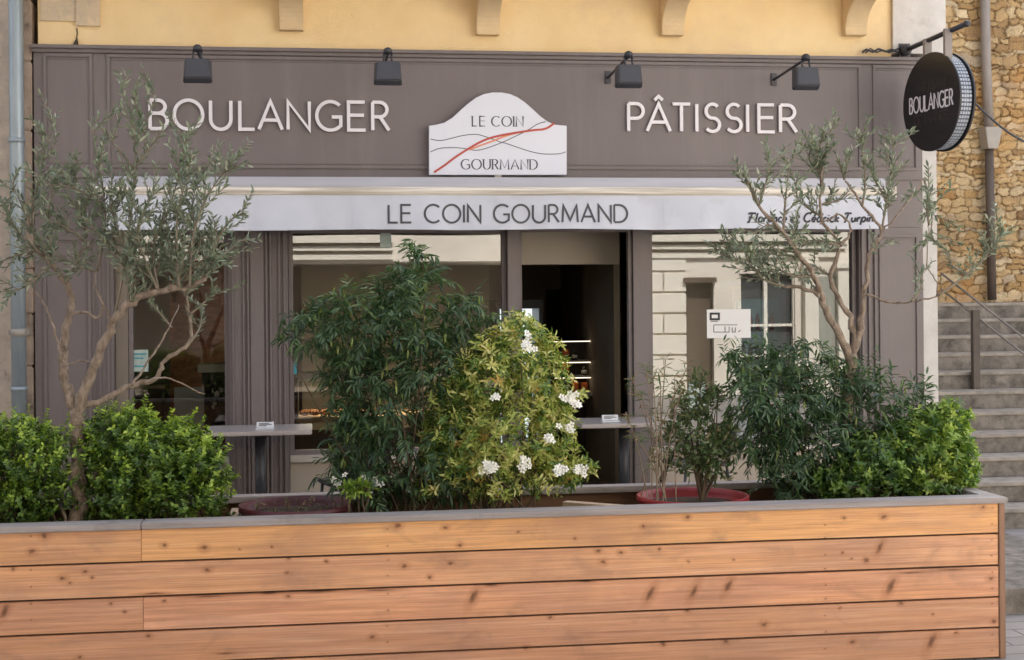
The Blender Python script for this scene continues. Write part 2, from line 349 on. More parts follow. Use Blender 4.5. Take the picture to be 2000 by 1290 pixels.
def pavemat():
    m, nt, bs = newmat('street_setts')
    tc = N(nt, 'ShaderNodeTexCoord'); br = N(nt, 'ShaderNodeTexBrick', i_Scale=1.0); br.inputs['Mortar Size'].default_value = .008
    br.inputs['Brick Width'].default_value = .34; br.inputs['Row Height'].default_value = .17; br.inputs['Color1'].default_value = (.33, .31, .30, 1)
    br.inputs['Color2'].default_value = (.25, .24, .235, 1); br.inputs['Mortar'].default_value = (.13, .12, .115, 1)
    L(nt, tc.outputs['Object'], br.inputs['Vector'])
    col = mixc(nt, ramp(nt, noise(nt, 4, 8, .7), [(.4, (0, 0, 0)), (.75, (.5, .5, .5))]), br.outputs[0], (.17, .16, .155))
    L(nt, col, bs.inputs['Base Color']); bs.inputs['Roughness'].default_value = .7
    L(nt, bump(nt, br.outputs['Fac'], -.5, .01), bs.inputs['Normal']); return m
# ------------------------------------------------------------------ stroke lettering
def arc(cx, cy, rx, ry, a0, a1, n=14):
    return [(cx + rx * math.cos(math.radians(a0 + (a1 - a0) * i / n)), cy + ry * math.sin(math.radians(a0 + (a1 - a0) * i / n))) for i in range(n + 1)]
G = {
 'B': (.58, [[(0, 0), (0, 1)], [(0, 1), (.24, 1)] + arc(.26, .77, .25, .23, 90, -90)[1:] + [(0, .54)], [(.26, .54)] + arc(.30, .27, .28, .27, 90, -90)[1:] + [(0, 0)]]),
 'O': (1.02, [arc(.51, .5, .51, .51, 90, 450, 36)]),
 'U': (.72, [[(0, 1), (0, .35)] + arc(.36, .35, .36, .36, 180, 360)[1:] + [(.72, 1)]]),
 'L': (.52, [[(0, 1), (0, 0), (.52, 0)]]),
 'A': (.84, [[(0, 0), (.42, 1), (.84, 0)], [(.14, .33), (.70, .33)]]),
 'N': (.74, [[(0, 0), (0, 1), (.74, 0), (.74, 1)]]),
 'G': (.88, [arc(.5, .5, .5, .51, 47, 318, 26) + [(.88, .16), (.88, .46), (.55, .46)]]),
 'E': (.56, [[(.56, 1), (0, 1), (0, 0), (.58, 0)], [(0, .53), (.53, .53)]]),
 'R': (.60, [[(0, 0), (0, 1)], [(0, 1), (.24, 1)] + arc(.26, .74, .27, .26, 90, -90)[1:] + [(0, .48)], [(.27, .48), (.60, 0)]]),
 'P': (.55, [[(0, 0), (0, 1)], [(0, 1), (.24, 1)] + arc(.27, .73, .27, .27, 90, -90)[1:] + [(0, .46)]]),
 'T': (.62, [[(0, 1), (.62, 1)], [(.31, 1), (.31, 0)]]),
 'I': (.02, [[(0, 0), (0, 1)]]),
 'S': (.54, [arc(.28, .75, .24, .26, 40, 270, 14) + arc(.28, .25, .26, .25, 90, -145, 14)[1:]]),
 'C': (.86, [arc(.5, .5, .5, .51, 47, 313, 26)]),
 'M': (.92, [[(0, 0), (.06, 1), (.46, .12), (.86, 1), (.92, 0)]]),
 'D': (.78, [[(0, 0), (0, 1)], [(0, 1), (.28, 1)] + arc(.28, .5, .5, .5, 90, -90)[1:] + [(0, 0)]]),
 'F': (.52, [[(.52, 1), (0, 1), (0, 0)], [(0, .53), (.46, .53)]]),
 '^': (.3, [[(.27, 1.13), (.42, 1.27), (.57, 1.13)]]), ' ': (.38, []),
 # hand lettering, sloped
 'f': (.62, [[(.02, .88), (.2, 1), (.68, .96)], [(.36, .97), (.2, 0), (.05, -.06)], [(.1, .5), (.5, .53)]]),
 'l': (.16, [[(.12, 1), (.04, .1), (.14, 0)]]), 'o': (.36, [arc(.2, .26, .17, .26, 90, 450, 14)]),
 'r': (.28, [[(.05, .5), (.05, 0)], [(.05, .3), (.15, .48), (.28, .48)]]), 'e': (.34, [[(.03, .26), (.31, .28)] + arc(.18, .27, .15, .25, 5, 320, 14)]),
 'n': (.36, [[(.04, .52), (.02, 0)], [(.03, .34), (.14, .5), (.28, .48), (.32, .3), (.32, 0)]]), 'c': (.32, [arc(.2, .26, .17, .26, 50, 320, 12)]),
 't': (.26, [[(.14, .85), (.08, .1), (.2, 0)], [(0, .55), (.26, .57)]]), 'k': (.36, [[(.06, 1), (.03, 0)], [(.32, .5), (.05, .25), (.34, 0)]]),
 'd': (.38, [arc(.18, .26, .15, .26, 0, 360, 14), [(.36, 1), (.34, 0)]]), 'i': (.1, [[(.04, .5), (.04, 0)], [(.05, .68), (.06, .76)]]),
 'u': (.36, [[(.03, .5), (.04, .15), (.14, 0), (.28, .06), (.33, .3), (.33, .5)], [(.33, .3), (.34, 0)]]),
 'p': (.38, [[(.05, .52), (.0, -.35)], arc(.19, .26, .16, .26, 180, -170, 14)]), "'": (.05, [[(.15, .66), (.26, .84)]]),
 'Q': (.56, [arc(.32, .5, .30, .5, 50, 320, 16)]),
 'q': (.6, [[(0, .9), (.18, 1), (.62, .96)], [(.34, .97), (.2, .0), (.08, -.05)]]),
}
def ribbon(pl, wd, closed=False):
    """2D centre line -> left and right offsets with mitres"""
    n = len(pl); out = []
    closed = math.dist(pl[0], pl[-1]) < 1e-4
    for i in range(n):
        a = pl[i - 1] if i > 0 else (pl[-2] if closed else None); b = pl[i + 1] if i < n - 1 else (pl[1] if closed else None)
        def un(p, q):
            d = math.dist(p, q) or 1e-9; return ((q[0] - p[0]) / d, (q[1] - p[1]) / d)
        t1 = un(a, pl[i]) if a else None; t2 = un(pl[i], b) if b else None
        t1 = t1 or t2; t2 = t2 or t1
        n1 = (-t1[1], t1[0]); n2 = (-t2[1], t2[0]); mx, my = n1[0] + n2[0], n1[1] + n2[1]; d = math.hypot(mx, my)
        if d < .45: mx, my, sc = n1[0], n1[1], 1
        else:
            mx /= d; my /= d; sc = min(2.2, 1 / max(.3, mx * n1[0] + my * n1[1]))
        h = wd[i] / 2 * sc if hasattr(wd, '__len__') else wd / 2 * sc
        out.append(((pl[i][0] + mx * h, pl[i][1] + my * h), (pl[i][0] - mx * h, pl[i][1] - my * h)))
    return out
def strokes_mesh(mb, strokes, place, wd, thick, step=.0004, serif=False):
    """strokes in metres in the sign's own 2D frame; place(u, v, depth) -> 3D"""
    k = 0
    for pl in strokes:
        if serif:
            w_ = []
            for i in range(len(pl)):
                a, b = pl[max(0, i - 1)], pl[min(len(pl) - 1, i + 1)]; d = math.dist(a, b) or 1
                w_.append(wd * (.45 + .95 * abs(b[1] - a[1]) / d))
        else: w_ = wd
        ro = ribbon(pl, w_); d0 = thick + step * (k % 7); k += 1; b0 = len(mb.v)
        for l, r in ro:
            for (u, v), dd in ((l, d0), (r, d0), (l, 0), (r, 0)): mb.v.append(tuple(place(u, v, dd)))
        for i in range(len(ro) - 1):
            q, p = b0 + 4 * i, b0 + 4 * i + 4
            mb.face([q, q + 1, p + 1, p]); mb.face([q + 2, p + 2, p + 3, q + 3]); mb.face([q, p, p + 2, q + 2]); mb.face([q + 1, q + 3, p + 3, p + 1])
        if math.dist(pl[0], pl[-1]) > 1e-4:
            q = b0 + 4 * (len(ro) - 1); mb.face([b0, b0 + 2, b0 + 3, b0 + 1]); mb.face([q, q + 1, q + 3, q + 2])
    return mb
def layout(text, x0, x1, z0, h, gap=.2, slant=0, serif=0):
    """-> list of (char, strokes in metres) filling x0..x1"""
    tot = 0
    for i, ch in enumerate(text):
        if ch in "^'": continue
        tot += G[ch][0] + (gap if i < len(text) - 1 else 0)
    k = (x1 - x0) / tot; u = 0; res = []
    for ch in text:
        wch, st = G[ch]
        if ch in "^'":
            base = res[-1][2]; st = [[((base + p[0]) * k + x0 + slant * p[1] * h, z0 + p[1] * h) for p in s] for s in st]
            res[-1][1].extend(st); continue
        o = [[((u + p[0]) * k + x0 + slant * p[1] * h, z0 + p[1] * h) for p in s] for s in st]
        if serif:
            for s in st:
                for p, q in ((s[0], s[1]), (s[-1], s[-2])):
                    if abs(p[0] - q[0]) < .12 and abs(p[1] - q[1]) > .3 and p[1] in (0, 1):
                        o.append([((u + p[0]) * k + x0 - serif * h, z0 + p[1] * h), ((u + p[0]) * k + x0 + serif * h, z0 + p[1] * h)])
        res.append((ch, o, u)); u += wch + gap
    return [r for r in res if r[1]]
# ------------------------------------------------------------------ ground
g = MB(); g.box(-60, 60, -60, 60, GZ - .3, GZ)
tag(g.build('street_ground', pavemat()), kind='structure')
# ------------------------------------------------------------------ the bakery building
bk = thing('bakery_building', (1.5, 0, GZ), 'yellow rendered bakery building with brown timber shopfront and large windows', 'building')
XL, XR = X(67, 0, 300), X(1803, 0, 500)          # brown front
ZF = 3.79                                         # top of the fascia
XE = X(1832, 0, 500)                              # building corner
xu = X(1743, 0, 60)
m = MB(); m.box(XL + .03, xu, .03, .4, ZF + .02, 10.4); m.box(XL - .1, XE - .004, 8.6, 9, GZ, 10.4); m.box(XL - .25, XL - .0, .4, 9, GZ, 10.4); m.box(XL, XE - .4, .4, 8.6, 4.3, 4.6)
m.build('wall', MT['yellow'], bk)
m = MB(); m.box(XR + .002, XE, .015, .42, GZ, ZF + .01); m.box(xu + .003, X(1846, 0, 20), -.01, .42, ZF + .055, 10.4); m.box(XE - .3, XE, .42, 8.6, GZ, 10.4)
m.build('corner_pilaster', MT['whitewall'], bk)
m = MB(); m.box(XL - .3, XE + .3, -.35, 9.2, 10.4, 10.7); m.build('roof', MT['oldwall'], bk)
# old plaster patch above the left end of the fascia
m = MB(); a, b = P(80, 45, .03), P(196, 0, .03); m.box(a.x, P(150, 40, .03).x - .002, .012, .029, P(120, 42, .03).z, 4.5); m.box(P(150, 40, .03).x, b.x, -.002, .029, P(170, 52, .03).z, 4.5)
m.build('plaster_patch', mat('old_plaster', (.70, .55, .36), (.52, .43, .32), 5, .9, bmp=.5, bscale=30, grime=(.40, .37, .30), gscale=4, glo=.5, ghi=.7), bk)
m = MB(); m.tube([P(150, 55, .025), P(151, 66, .025), P(149, 76, .025), P(151, 84, .025)], .004, 5); m.tube([P(148, 88, .02), P(150, 74, .02)], [.022, .003], 6)
m.build('wall_crack', MT['darkopen'], bk)
# cornice, fascia, framing
BR = MT['brown']
m = MB()
m.box(XL - .015, XR + .02, -.055, .2, ZF - .012, ZF + .016); m.box(XL - .008, XR + .012, -.03, .2, ZF - .042, ZF - .0125)
m.build('cornice', BR, bk, bevel=.004)
m = MB(); m.box(XL, XR, 0, .18, 2.36, ZF - .043); m.build('fascia', BR, bk)
def frame(m, x0, x1, z0, z1, wd=.028, y=-.016, y1=.001):
    m.box(x0, x1, y, y1, z1 - wd, z1); m.box(x0, x1, y, y1, z0, z0 + wd)
    m.box(x0, x0 + wd, y, y1, z0 + wd, z1 - wd); m.box(x1 - wd, x1, y, y1, z0 + wd, z1 - wd)
    i = wd + .006; m.box(x0 + i, x1 - i, y * .5, y1, z1 - i - .012, z1 - i); m.box(x0 + i, x1 - i, y * .5, y1, z0 + i, z0 + i + .012)
m = MB()
for a, b in ((85, 182), (209, 1682), (1704, 1792)): frame(m, X(a, 0, 220), X(b, 0, 220), Z(900, 331), Z(900, 116))
m.box(XL, XR, -.022, .001, Z(900, 345) - .02, Z(900, 345)); m.build('fascia_moulding', BR, bk, bevel=.003)
px = {'l': (67, 222), 'm': (446, 562), 'd': (1238, 1268), 'r': (1678, 1803)}
for k, (a, b) in px.items():
    m = MB(); x0, x1 = X(a), X(b)
    m.box(x0, x1, .0 if k != 'd' else .03, .22, GZ, 2.358)
    if k == 'l':
        frame(m, X(84), X(178), .1, 2.30); m.box(X(192), X(197), -.02, .001, GZ, 2.35); m.box(X(208), X(214), -.02, .001, GZ, 2.35); m.box(X(187, .03), X(222), -.006, -.001, GZ + .02, 2.34)
    if k == 'm':
        for q in (452, 473, 482, 518, 526, 543, 553): m.box(X(q), X(q) + .016, -.02, .001, GZ, 2.35)
        m.box(X(488), X(515), -.012, .001, GZ + .15, 2.35); m.box(x0, x1, -.03, -.021, GZ, .06)
    if k == 'r':
        for q in (1681, 1694, 1706): m.box(X(q), X(q) + .018, -.022, .001, GZ, 2.35)
        frame(m, X(1716), X(1794), .1, 2.30)
    m.build('pilaster', BR, bk, bevel=.003)
# side post of the left window, pale wood
m = MB(); m.box(X(223), X(247), .05, .2, .48, 2.358); m.build('window_post', mat('pale_taupe_wood', (.25, .21, .165), (.21, .175, .14), 3, .6, stretch=(5, 5, .6)), bk)
# stall risers and sills
for a, b in ((223, 445), (563, 989), (1269, 1677)): MB().box(X(a), X(b), .07, .2, GZ, .47).build('stall_riser', MT['beigeboard'], bk)
MT['sill'] = mat('sill_paint', (.50, .46, .40), (.45, .41, .36), 3, .5)
for a, b in ((248, 445), (563, 989), (1269, 1677)): MB().box(X(a), X(b), .02, .2, .472, .53).build('window_sill', MT['sill'], bk, bevel=.004)
def window(a, b, z0, z1=2.358, wd=.035, door=False):
    x0, x1 = X(a), X(b); m = MB()
    m.box(x0, x0 + wd, .06, .13, z0, z1); m.box(x1 - wd, x1, .06, .13, z0, z1)
    m.box(x0 + wd, x1 - wd, .06, .13, z0, z0 + wd); m.box(x0 + wd, x1 - wd, .06, .13, z1 - wd, z1)
    f = m.build('glass_door' if door else 'window', BR, bk)
    p = MB(); p.box(x0 + wd, x1 - wd, .096, .100, z0 + wd, z1 - wd)
    # a pane is one sheet of glass
    me = bpy.data.meshes.new('pane'); o_ = wloc(f)
    me.from_pydata([(x0 + wd - o_.x, .098 - o_.y, z0 + wd - o_.z), (x1 - wd - o_.x, .098 - o_.y, z0 + wd - o_.z), (x1 - wd - o_.x, .098 - o_.y, z1 - wd - o_.z), (x0 + wd - o_.x, .098 - o_.y, z1 - wd - o_.z)], [], [(0, 1, 2, 3)])
    me.materials.append(MT['glass']); o = bpy.data.objects.new('pane', me); COL.objects.link(o); o.parent = f
    return f
window(248, 445, .531); window(563, 990, .531); window(1269, 1677, .531)
m = MB(); m.box(X(1014), X(1014) + .03, .06, .13, GZ, 2.358); m.box(X(1237) - .03, X(1237), .06, .13, GZ, 2.358); m.box(X(1014) + .03, X(1237) - .03, .06, .13, 2.33, 2.358); m.build('door_frame', BR, bk)
m = MB(); m.box(X(991), X(1013), -.01, .2, GZ, 2.357); m.build('mullion', BR, bk, bevel=.004)
# corbels under the balcony
def corbel(px_, py_):
    c = P(px_, py_, 0); h = .095; z0 = c.z; m = MB()
    prof = [(.03, z0), (-.055, z0), (-.06, z0 + .028), (-.045, z0 + .03)]
    for i in range(1, 11):
        t = i / 10; prof.append((-.045 - .34 * t ** 1.9, z0 + .03 + .24 * math.sin(t * 1.45)))
    zt = prof[-1][1]
    prof += [(-.42, zt + .012), (-.43, zt + .06), (-.50, zt + .10), (-.62, 4.58), (.03, 4.58)]
    m.prism(prof, 'x', c.x - h, c.x + h); return m
for q, r in ((569, 61), (952, 70), (1312, 71), (1668, 71)): corbel(q, r).build('corbel', MT['corbel'], bk, bevel=.004)
m = MB(); m.box(XL, xu - .05, -.75, .03, 4.585, 4.72); m.build('balcony_slab', MT['corbel'], bk)
# interior shell
m = MB(); m.box(XL + .01, XE - .31, 5.0, 5.1, GZ, 3.0); m.box(XL + .005, XL + .1, .22, 5, GZ, 3.0); m.box(X(1268, .5), X(1268, .5) + .06, 2.0, 4.999, GZ, 3.0); m.build('interior_wall', MT['interior'], bk)
m = MB(); m.box(X(588, 2.4), X(955, 2.4), 2.4, 2.46, GZ + .021, 2.81); m.build('taupe_partition', mat('olive_taupe_paint', (.42, .36, .25), (.37, .315, .22), 2, .7), bk)
m = MB(); m.box(XL + .1, XE - .31, .2, 5.0, 2.82, 2.9); m.build('interior_ceiling', MT['ceilpaint'], bk)
m = MB(); m.box(XL + .1, XE - .31, .2, 5.0, GZ + .004, GZ + .02); m.build('interior_floor', MT['floor'], bk)
m = MB(); m.box(X(563), X(1237), .55, .75, 2.07, 2.81); m.build('bulkhead', MT['ceilpaint'], bk)
m = MB(); m.box(X(1268, 2.2) + .07, XE - .31, 3.2, 3.3, GZ, 2.81); m.box(XE - .36, XE - .311, .2, 3.2, GZ, 2.81); m.build('cream_partition', MT['creampaint'], bk)
m = MB(); m.box(X(330, 2.2), X(470, 2.2), 2.2, 2.3, GZ, 2.81); m.build('brick_partition', MT['brickred'], bk)
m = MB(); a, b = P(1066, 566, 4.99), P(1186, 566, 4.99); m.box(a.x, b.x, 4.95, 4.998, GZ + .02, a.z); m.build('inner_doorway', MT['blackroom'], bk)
m = MB(); a = P(1168, 543, 4.9); m.tube([(a.x, 4.88, a.z), (a.x, 5.0, a.z)], .06, 12); m.build('wall_vent', MT['black'], bk)
# inner cream door with glazing bars in the right part of the shop
m = MB(); x0, x1 = X(1398, 3.1), X(1425, 3.1)
m.box(x0, x1, 3.1, 3.19, GZ + .02, Z(1400, 548, 3.1)); m.box(X(1580, 3.1), X(1596, 3.1), 3.1, 3.19, GZ + .02, 2.5); m.box(X(1640, 3.1), X(1652, 3.1), 3.1, 3.19, GZ + .02, 2.5); m.box(x1, X(1540, 3.1), 3.1, 3.19, Z(1400, 560, 3.1), Z(1400, 548, 3.1))
m.build('door_surround', MT['whitepaint'], bk)
# ------------------------------------------------------------------ neighbour on the left
nb = thing('neighbouring_house', (XL - 4, .2, GZ), 'worn beige rendered wall of the neighbouring house behind the zinc drainpipe', 'building')
m = MB(); m.box(-14, XL - .1, .05, 9, GZ, 10); m.build('wall', MT['oldwall'], nb)
m = MB()
z = GZ
while z < 9.8:
    h = random.uniform(.28, .6); d = random.uniform(-.012, .012); m.box(XL - .099, XL - .012 + random.uniform(-.012, .006), -.0 + d, .4, z, z + h - .003); z += h
m.build('edge_stones', MT['oldstone'], nb, bevel=.012)
dp = thing('downpipe', (X(34, -.09), -.09, GZ), 'pale zinc drainpipe running down beside the brown shopfront', 'drainpipe')
m = MB(); xx = X(34, -.09, 400); m.tube([(xx, -.09, GZ), (xx, -.09, 3.0), (xx, -.09, 9.8)], .056, 20); m.build('pipe', MT['zinc'], dp)
for zz in (Z(34, 275, -.09), Z(34, 760, -.09)):
    m = MB(); m.tube([(xx, -.09, zz - .018), (xx, -.09, zz + .018)], .063, 20); m.build('collar', MT['zinc'], dp)
m = MB(); zz = Z(34, 650, -.09); m.box(xx - .075, xx + .075, -.09, .05, zz - .02, zz + .02); m.tube([(xx, -.09, zz - .03), (xx, -.09, zz + .03)], .061, 16); m.build('bracket', MT['boxgrey'], dp)
# ------------------------------------------------------------------ opposite building (mirrored in the panes)
op = thing('opposite_building', (4, -14.2, GZ), 'pale sunlit stone building with rusticated corner across the street', 'building')
OY = -14.0
def OX(p): return X(p, 14, 600)
def OZ(p): return P(1400, p, 14).z
m = MB(); xq0, xq1 = OX(1268), OX(1345)
m.box(-30, xq0 - .2, OY - 6, OY - .01, 2.42, 8.0); m.box(xq0 - .2, 30, OY - 6, OY - .3, GZ, 8.0)
m.box(xq0 - .2, OX(1343), OY - .3, OY - .02, GZ, 8.0); m.box(OX(1400), OX(1450), OY - .3, OY - .01, GZ, 8); m.box(OX(1343), OX(1400), OY - .3, OY - .01, OZ(545), 8); m.box(OX(1450), OX(1560), OY - .3, OY - .01, OZ(535), 8); m.box(OX(1560), 30, OY - .3, OY - .01, GZ, 8)
m.build('wall', MT['cream'], op)
m = MB(); m.box(-30, xq0 - .6, OY - .009, OY + .1, 3.3, 12); m.build('added_shade_storey', mat('shade_storey_brown', (.15, .125, .105), (.12, .10, .085), 1, .9), op)  # unseen dark storey added to cut light on the left of the shopfront
m = MB(); z = GZ; k = 0
while z < 2.3:
    if k % 2 == 0: m.box(xq0, xq1, OY - .02, OY + .03, z, z + .36)
    else:
        m.box(xq0, xq0 + .3, OY - .02, OY + .03, z, z + .36); m.box(xq0 + .32, xq1, OY - .02, OY + .03, z, z + .36)
    z += .39; k += 1
m.build('quoins', MT['creamtrim'], op, bevel=.012)
m = MB(); z = 2.40
for x0, x1 in ((-30, OX(770)), (xq0 - .1, OX(1450)), (OX(1450), OX(1560)), (OX(1560), OX(1660))):
    m.box(x0, x1 - .002, OY - .02, OY + .06, 2.46, 2.56); m.box(x0, x1 - .002, OY - .02, OY + .12, 2.62, 2.70); m.box(x0, x1 - .002, OY - .02, OY + .2, 2.76, 2.98)
m.build('string_course', MT['creamtrim'], op)
m = MB(); m.box(-30, xq0 - .21, OY - 2, OY - 1.9, GZ, 2.41); m.build('shaded_shopfront', mat('brown_shop_boards', (.27, .225, .165), (.22, .18, .135), 1, .7), op)
m = MB(); m.box(OX(1344), OX(1399), OY - .25, OY - .15, GZ, OZ(546)); m.box(OX(1340), OX(1403), OY - .009, OY + .1, OZ(552), OZ(542)); m.build('door', MT['brownopp'], op)
m = MB(); m.box(OX(1451), OX(1559), OY - .25, OY - .15, GZ, OZ(536)); m.build('window', mat('dark_window_pane', (.07, .075, .075), (.05, .055, .055), 2, .3), op)
m = MB()
for q in (1448, 1500, 1557): m.box(OX(q), OX(q + 7), OY - .149, OY - .05, GZ, OZ(537))
for q in (640, 700): m.box(OX(1456), OX(1499), OY - .14, OY - .06, OZ(q), OZ(q - 5)); m.box(OX(1508), OX(1556), OY - .14, OY - .06, OZ(q), OZ(q - 5))
m.build('window_frame', MT['creamtrim'], op)
for q in (1575, 1640):
    m = MB(); m.box(OX(q), OX(q + 26), OY - .009, OY + .14, GZ, 2.455); m.box(OX(q) - .04, OX(q + 26) + .04, OY - .008, OY + .19, 2.25, 2.35); m.build('pilaster', MT['creamtrim'], op)
m = MB(); m.box(OX(1604), OX(1637), OY - .009, OY + .02, .2, 2.1); m.build('shutter', mat('grey_green_shutter', (.36, .37, .31), (.32, .33, .28), 2, .6), op)
# ------------------------------------------------------------------ awning
AY = -.40
xa0, xa1 = X(186, AY, 370), X(1745, AY, 370)
zt, zb1, zb0, zv = Z(950, 346, AY), Z(950, 365, AY), Z(950, 383, AY), Z(950, 449, AY)
aw = thing('awning', ((xa0 + xa1) / 2, -.2, zb0), 'white retractable awning rolled in above the shop windows', 'awning')
m = MB(); m.box(xa0 + .02, xa1 - .05, AY + .03, -.024, zb0 + .02, zt); m.build('cassette', MT['hood'], aw, bevel=.012)
m = MB(); n = 16
prof = [(AY - .0 + .03 * math.cos(a) * 1.0, (zb0 + zb1) / 2 + (zb1 - zb0) / 2 * math.sin(a)) for a in [2 * math.pi * i / n for i in range(n)]]
m.prism(prof, 'x', xa0, xa1); m.build('front_bar', MT['creambar'], aw)
m = MB(); m.box(xa0 - .012, xa0 - .001, AY - .035, AY + .06, zb0 - .01, zb1 + .01); m.build('end_cap', MT['creambar'], aw); m = MB(); m.box(xa1 + .001, xa1 + .012, AY - .035, AY + .06, zb0 - .01, zb1 + .01); m.build('end_cap', MT['creambar'], aw)
def wavy(x, z):
    t = min(1, max(0, (zb0 - z) / (zb0 - zv)))
    return AY - .012 + t * (.014 * math.sin(x * 5.1) + .009 * math.sin(x * 11.7 + 1) + .007 * math.sin(x * 23 + 2 + math.sin(x * 3)))
xv0, xv1 = X(205, AY, 420), X(1731, AY, 420)
m = MB(); nx, nz = 160, 6; b = 0
for side in (0, .003):
    for j in range(nz + 1):
        for i in range(nx + 1):
            x = xv0 + (xv1 - xv0) * i / nx
            if i == nx: x -= .10 * 0
            z = zb0 + .02 + (zv - zb0 - .02) * j / nz + (.004 * math.sin(x * 4) if j == nz else 0); m.v.append((x, wavy(x, z) + side, z))
q = (nx + 1) * (nz + 1)
for s_ in (0, q):
    for j in range(nz):
        for i in range(nx):
            a = s_ + j * (nx + 1) + i; m.face([a, a + 1, a + nx + 2, a + nx + 1], True)
va = m.build('valance', MT['awning'], aw)
for q in range(5):
    xs_ = xv0 + (xv1 - xv0) * (q + .5) / 5; m = MB()
    for k_ in range(9):
        zz = zb0 - .003 + (zv - zb0 + .006) * k_ / 8
        for dx, dd in ((-.006, .0015), (.006, .0015), (.006, -.001), (-.006, -.001)): m.v.append((xs_ + dx, wavy(xs_ + dx, zz) - dd, zz))
    for k_ in range(8):
        for e_ in range(4): m.face([k_ * 4 + e_, k_ * 4 + (e_ + 1) % 4, k_ * 4 + 4 + (e_ + 1) % 4, k_ * 4 + 4 + e_])
    m.build('seam', MT['awning'], va)
m = MB()
for side in (.0015, -.001):
    for j in range(2):
        for i in range(nx + 1):
            x = xv0 + (xv1 - xv0) * i / nx; z = zv + .004 * math.sin(x * 4) + (.001 if j else .018); m.v.append((x, wavy(x, z) - side, z))
for s_ in (0, 2 * (nx + 1)):
    for i in range(nx): a = s_ + i; m.face([a, a + 1, a + nx + 2, a + nx + 1], True)
m.build('hem', MT['awning'], va)
m = MB(); m.box(xv0 + .02, xv1 - .02, wavy(0, zb0) + .02, AY + .02, zb0 - .012, zb0 + .004); m.build('hem_rail', MT['hood'], aw)
for p in (420, 1000, 1560):
    m = MB(); xx = X(p, -.2); m.tube([(xx, -.02, 2.52), (xx + .35, -.2, 2.54), (xx + .05, AY + .03, 2.56)], .02, 8); m.build('folding_arm', MT['whitepaint'], aw)
def vplace(u, v, d): return (u, wavy(u, v) - .003 - d, v)
lt = layout('LE COIN GOURMAND', X(759, AY, 420), X(1224, AY, 420), Z(990, 435, AY), Z(990, 401, AY) - Z(990, 435, AY), .21)
wi = [0, 2, 6, 14]
for a_, b_ in zip(wi[:-1], wi[1:]):
  m = MB()
  for ch, st, u in lt[a_:b_]:
    dense = [[(p[0] + (q_[0] - p[0]) * t / 3, p[1] + (q_[1] - p[1]) * t / 3) for p, q_ in zip(s[:-1], s[1:]) for t in range(3)] + [s[-1]] for s in st]
    strokes_mesh(m, dense, vplace, .0165, .001)
  m.build('printed_lettering', MT['ink'], aw)
for word, a, b in (('florence', 1456, 1535), ('et', 1543, 1560), ("ce'drick", 1568, 1637), ('qurpin', 1646, 1702)):
    m = MB()
    if word.startswith('ce'): word = 'Q' + word[1:]
    x0, x1 = X(a, AY, 425), X(b, AY, 425)
    for ch, st, u in layout(word, x0, x1, Z(1580, 434, AY), .072 if ch else .07, .1, .22): 
        strokes_mesh(m, st, vplace, .0155, .001)
    m.build('printed_script', MT['inkdark'], aw)
m = MB(); a, b = P(268, 412, AY), P(292, 424, AY)
strokes_mesh(m, [[(a.x, a.z - .02), (a.x + .04, a.z), (b.x, a.z - .012), (b.x + .01, b.z)]], vplace, .018, .001); m.build('printed_emblem', MT['ink'], aw)
# ------------------------------------------------------------------ raised words on the fascia
def word(name, label, chars, y=0.0):
    t = thing(name, (chars[0][1] + .5, -.03, chars[0][3]), label, 'lettering')
    for ch, x0, x1, z0, h, acc in chars:
        wch, st = G[ch]; k = (x1 - x0 - .03) / max(wch, .02) if ch != 'I' else 1
        o = [[(x0 + .015 + p[0] * k, z0 + p[1] * h) for p in s] for s in st]
        if acc: o += [[(x0 + .015 + (p[0]) * k, z0 + p[1] * h) for p in s] for s in G['^'][1]]
        m = MB(); strokes_mesh(m, o, lambda u, v, d: (u, -.010 - d, v), .0265, .020); m.build('letter', MT['letterwhite'], t)
    return t
cw = [('B', 290, 331), ('O', 337, 400), ('U', 408, 455), ('L', 465, 501), ('A', 502, 555), ('N', 559, 608), ('G', 615, 669), ('E', 677, 716), ('R', 724, 763)]
z0 = Z(530, 254); h = Z(530, 199) - z0
word('raised_lettering', 'white raised letters reading BOULANGER on the brown fascia', [(c, X(a, 0, 227), X(b, 0, 227), z0, h, 0) for c, a, b in cw])
cw = [('P', 1223, 1259), ('A', 1259, 1311), ('T', 1309, 1350), ('I', 1356, 1366), ('S', 1372, 1407), ('S', 1413, 1449), ('I', 1455, 1467), ('E', 1477, 1513), ('R', 1519, 1557)]
z0 = Z(1390, 258); h = Z(1390, 205) - z0
word('raised_lettering', 'white raised letters reading PÂTISSIER on the brown fascia', [(c, X(a, 0, 232), X(b, 0, 232), z0, h, k == 1) for k, (c, a, b) in enumerate(cw)])
# ------------------------------------------------------------------ shaped sign board
SY = -.085
ol = [(838, 342), (838, 246), (852, 244), (868, 240), (884, 230), (900, 215), (915, 202), (930, 191), (946, 184), (962, 181), (980, 181), (996, 184), (1010, 190), (1024, 199), (1040, 213), (1056, 228), (1070, 238), (1084, 244), (1107, 246), (1107, 342)]
pts = [P(a, b, SY) for a, b in ol]
sg = thing('shop_sign', (X(972, SY), SY, pts[0].z), 'white curved-top sign board with red and grey wavy lines, fixed mid fascia', 'sign')
m = MB(); m.prism([(p.x, p.z) for p in pts], 'y', SY, SY + .035); m.build('board', MT['signwhite'], sg, bevel=.003)
m = MB(); m.box(X(966), X(979), -.06, -.001, Z(970, 356), Z(970, 338)); m.build('bracket', MT['creambar'], sg); m = MB(); m.box(X(880), X(895), SY + .036, -.0, Z(970, 300), Z(970, 280)); m.build('bracket', MT['creambar'], sg); m = MB(); m.box(X(1050), X(1065), SY + .036, -.0, Z(970, 300), Z(970, 280)); m.build('bracket', MT['creambar'], sg)
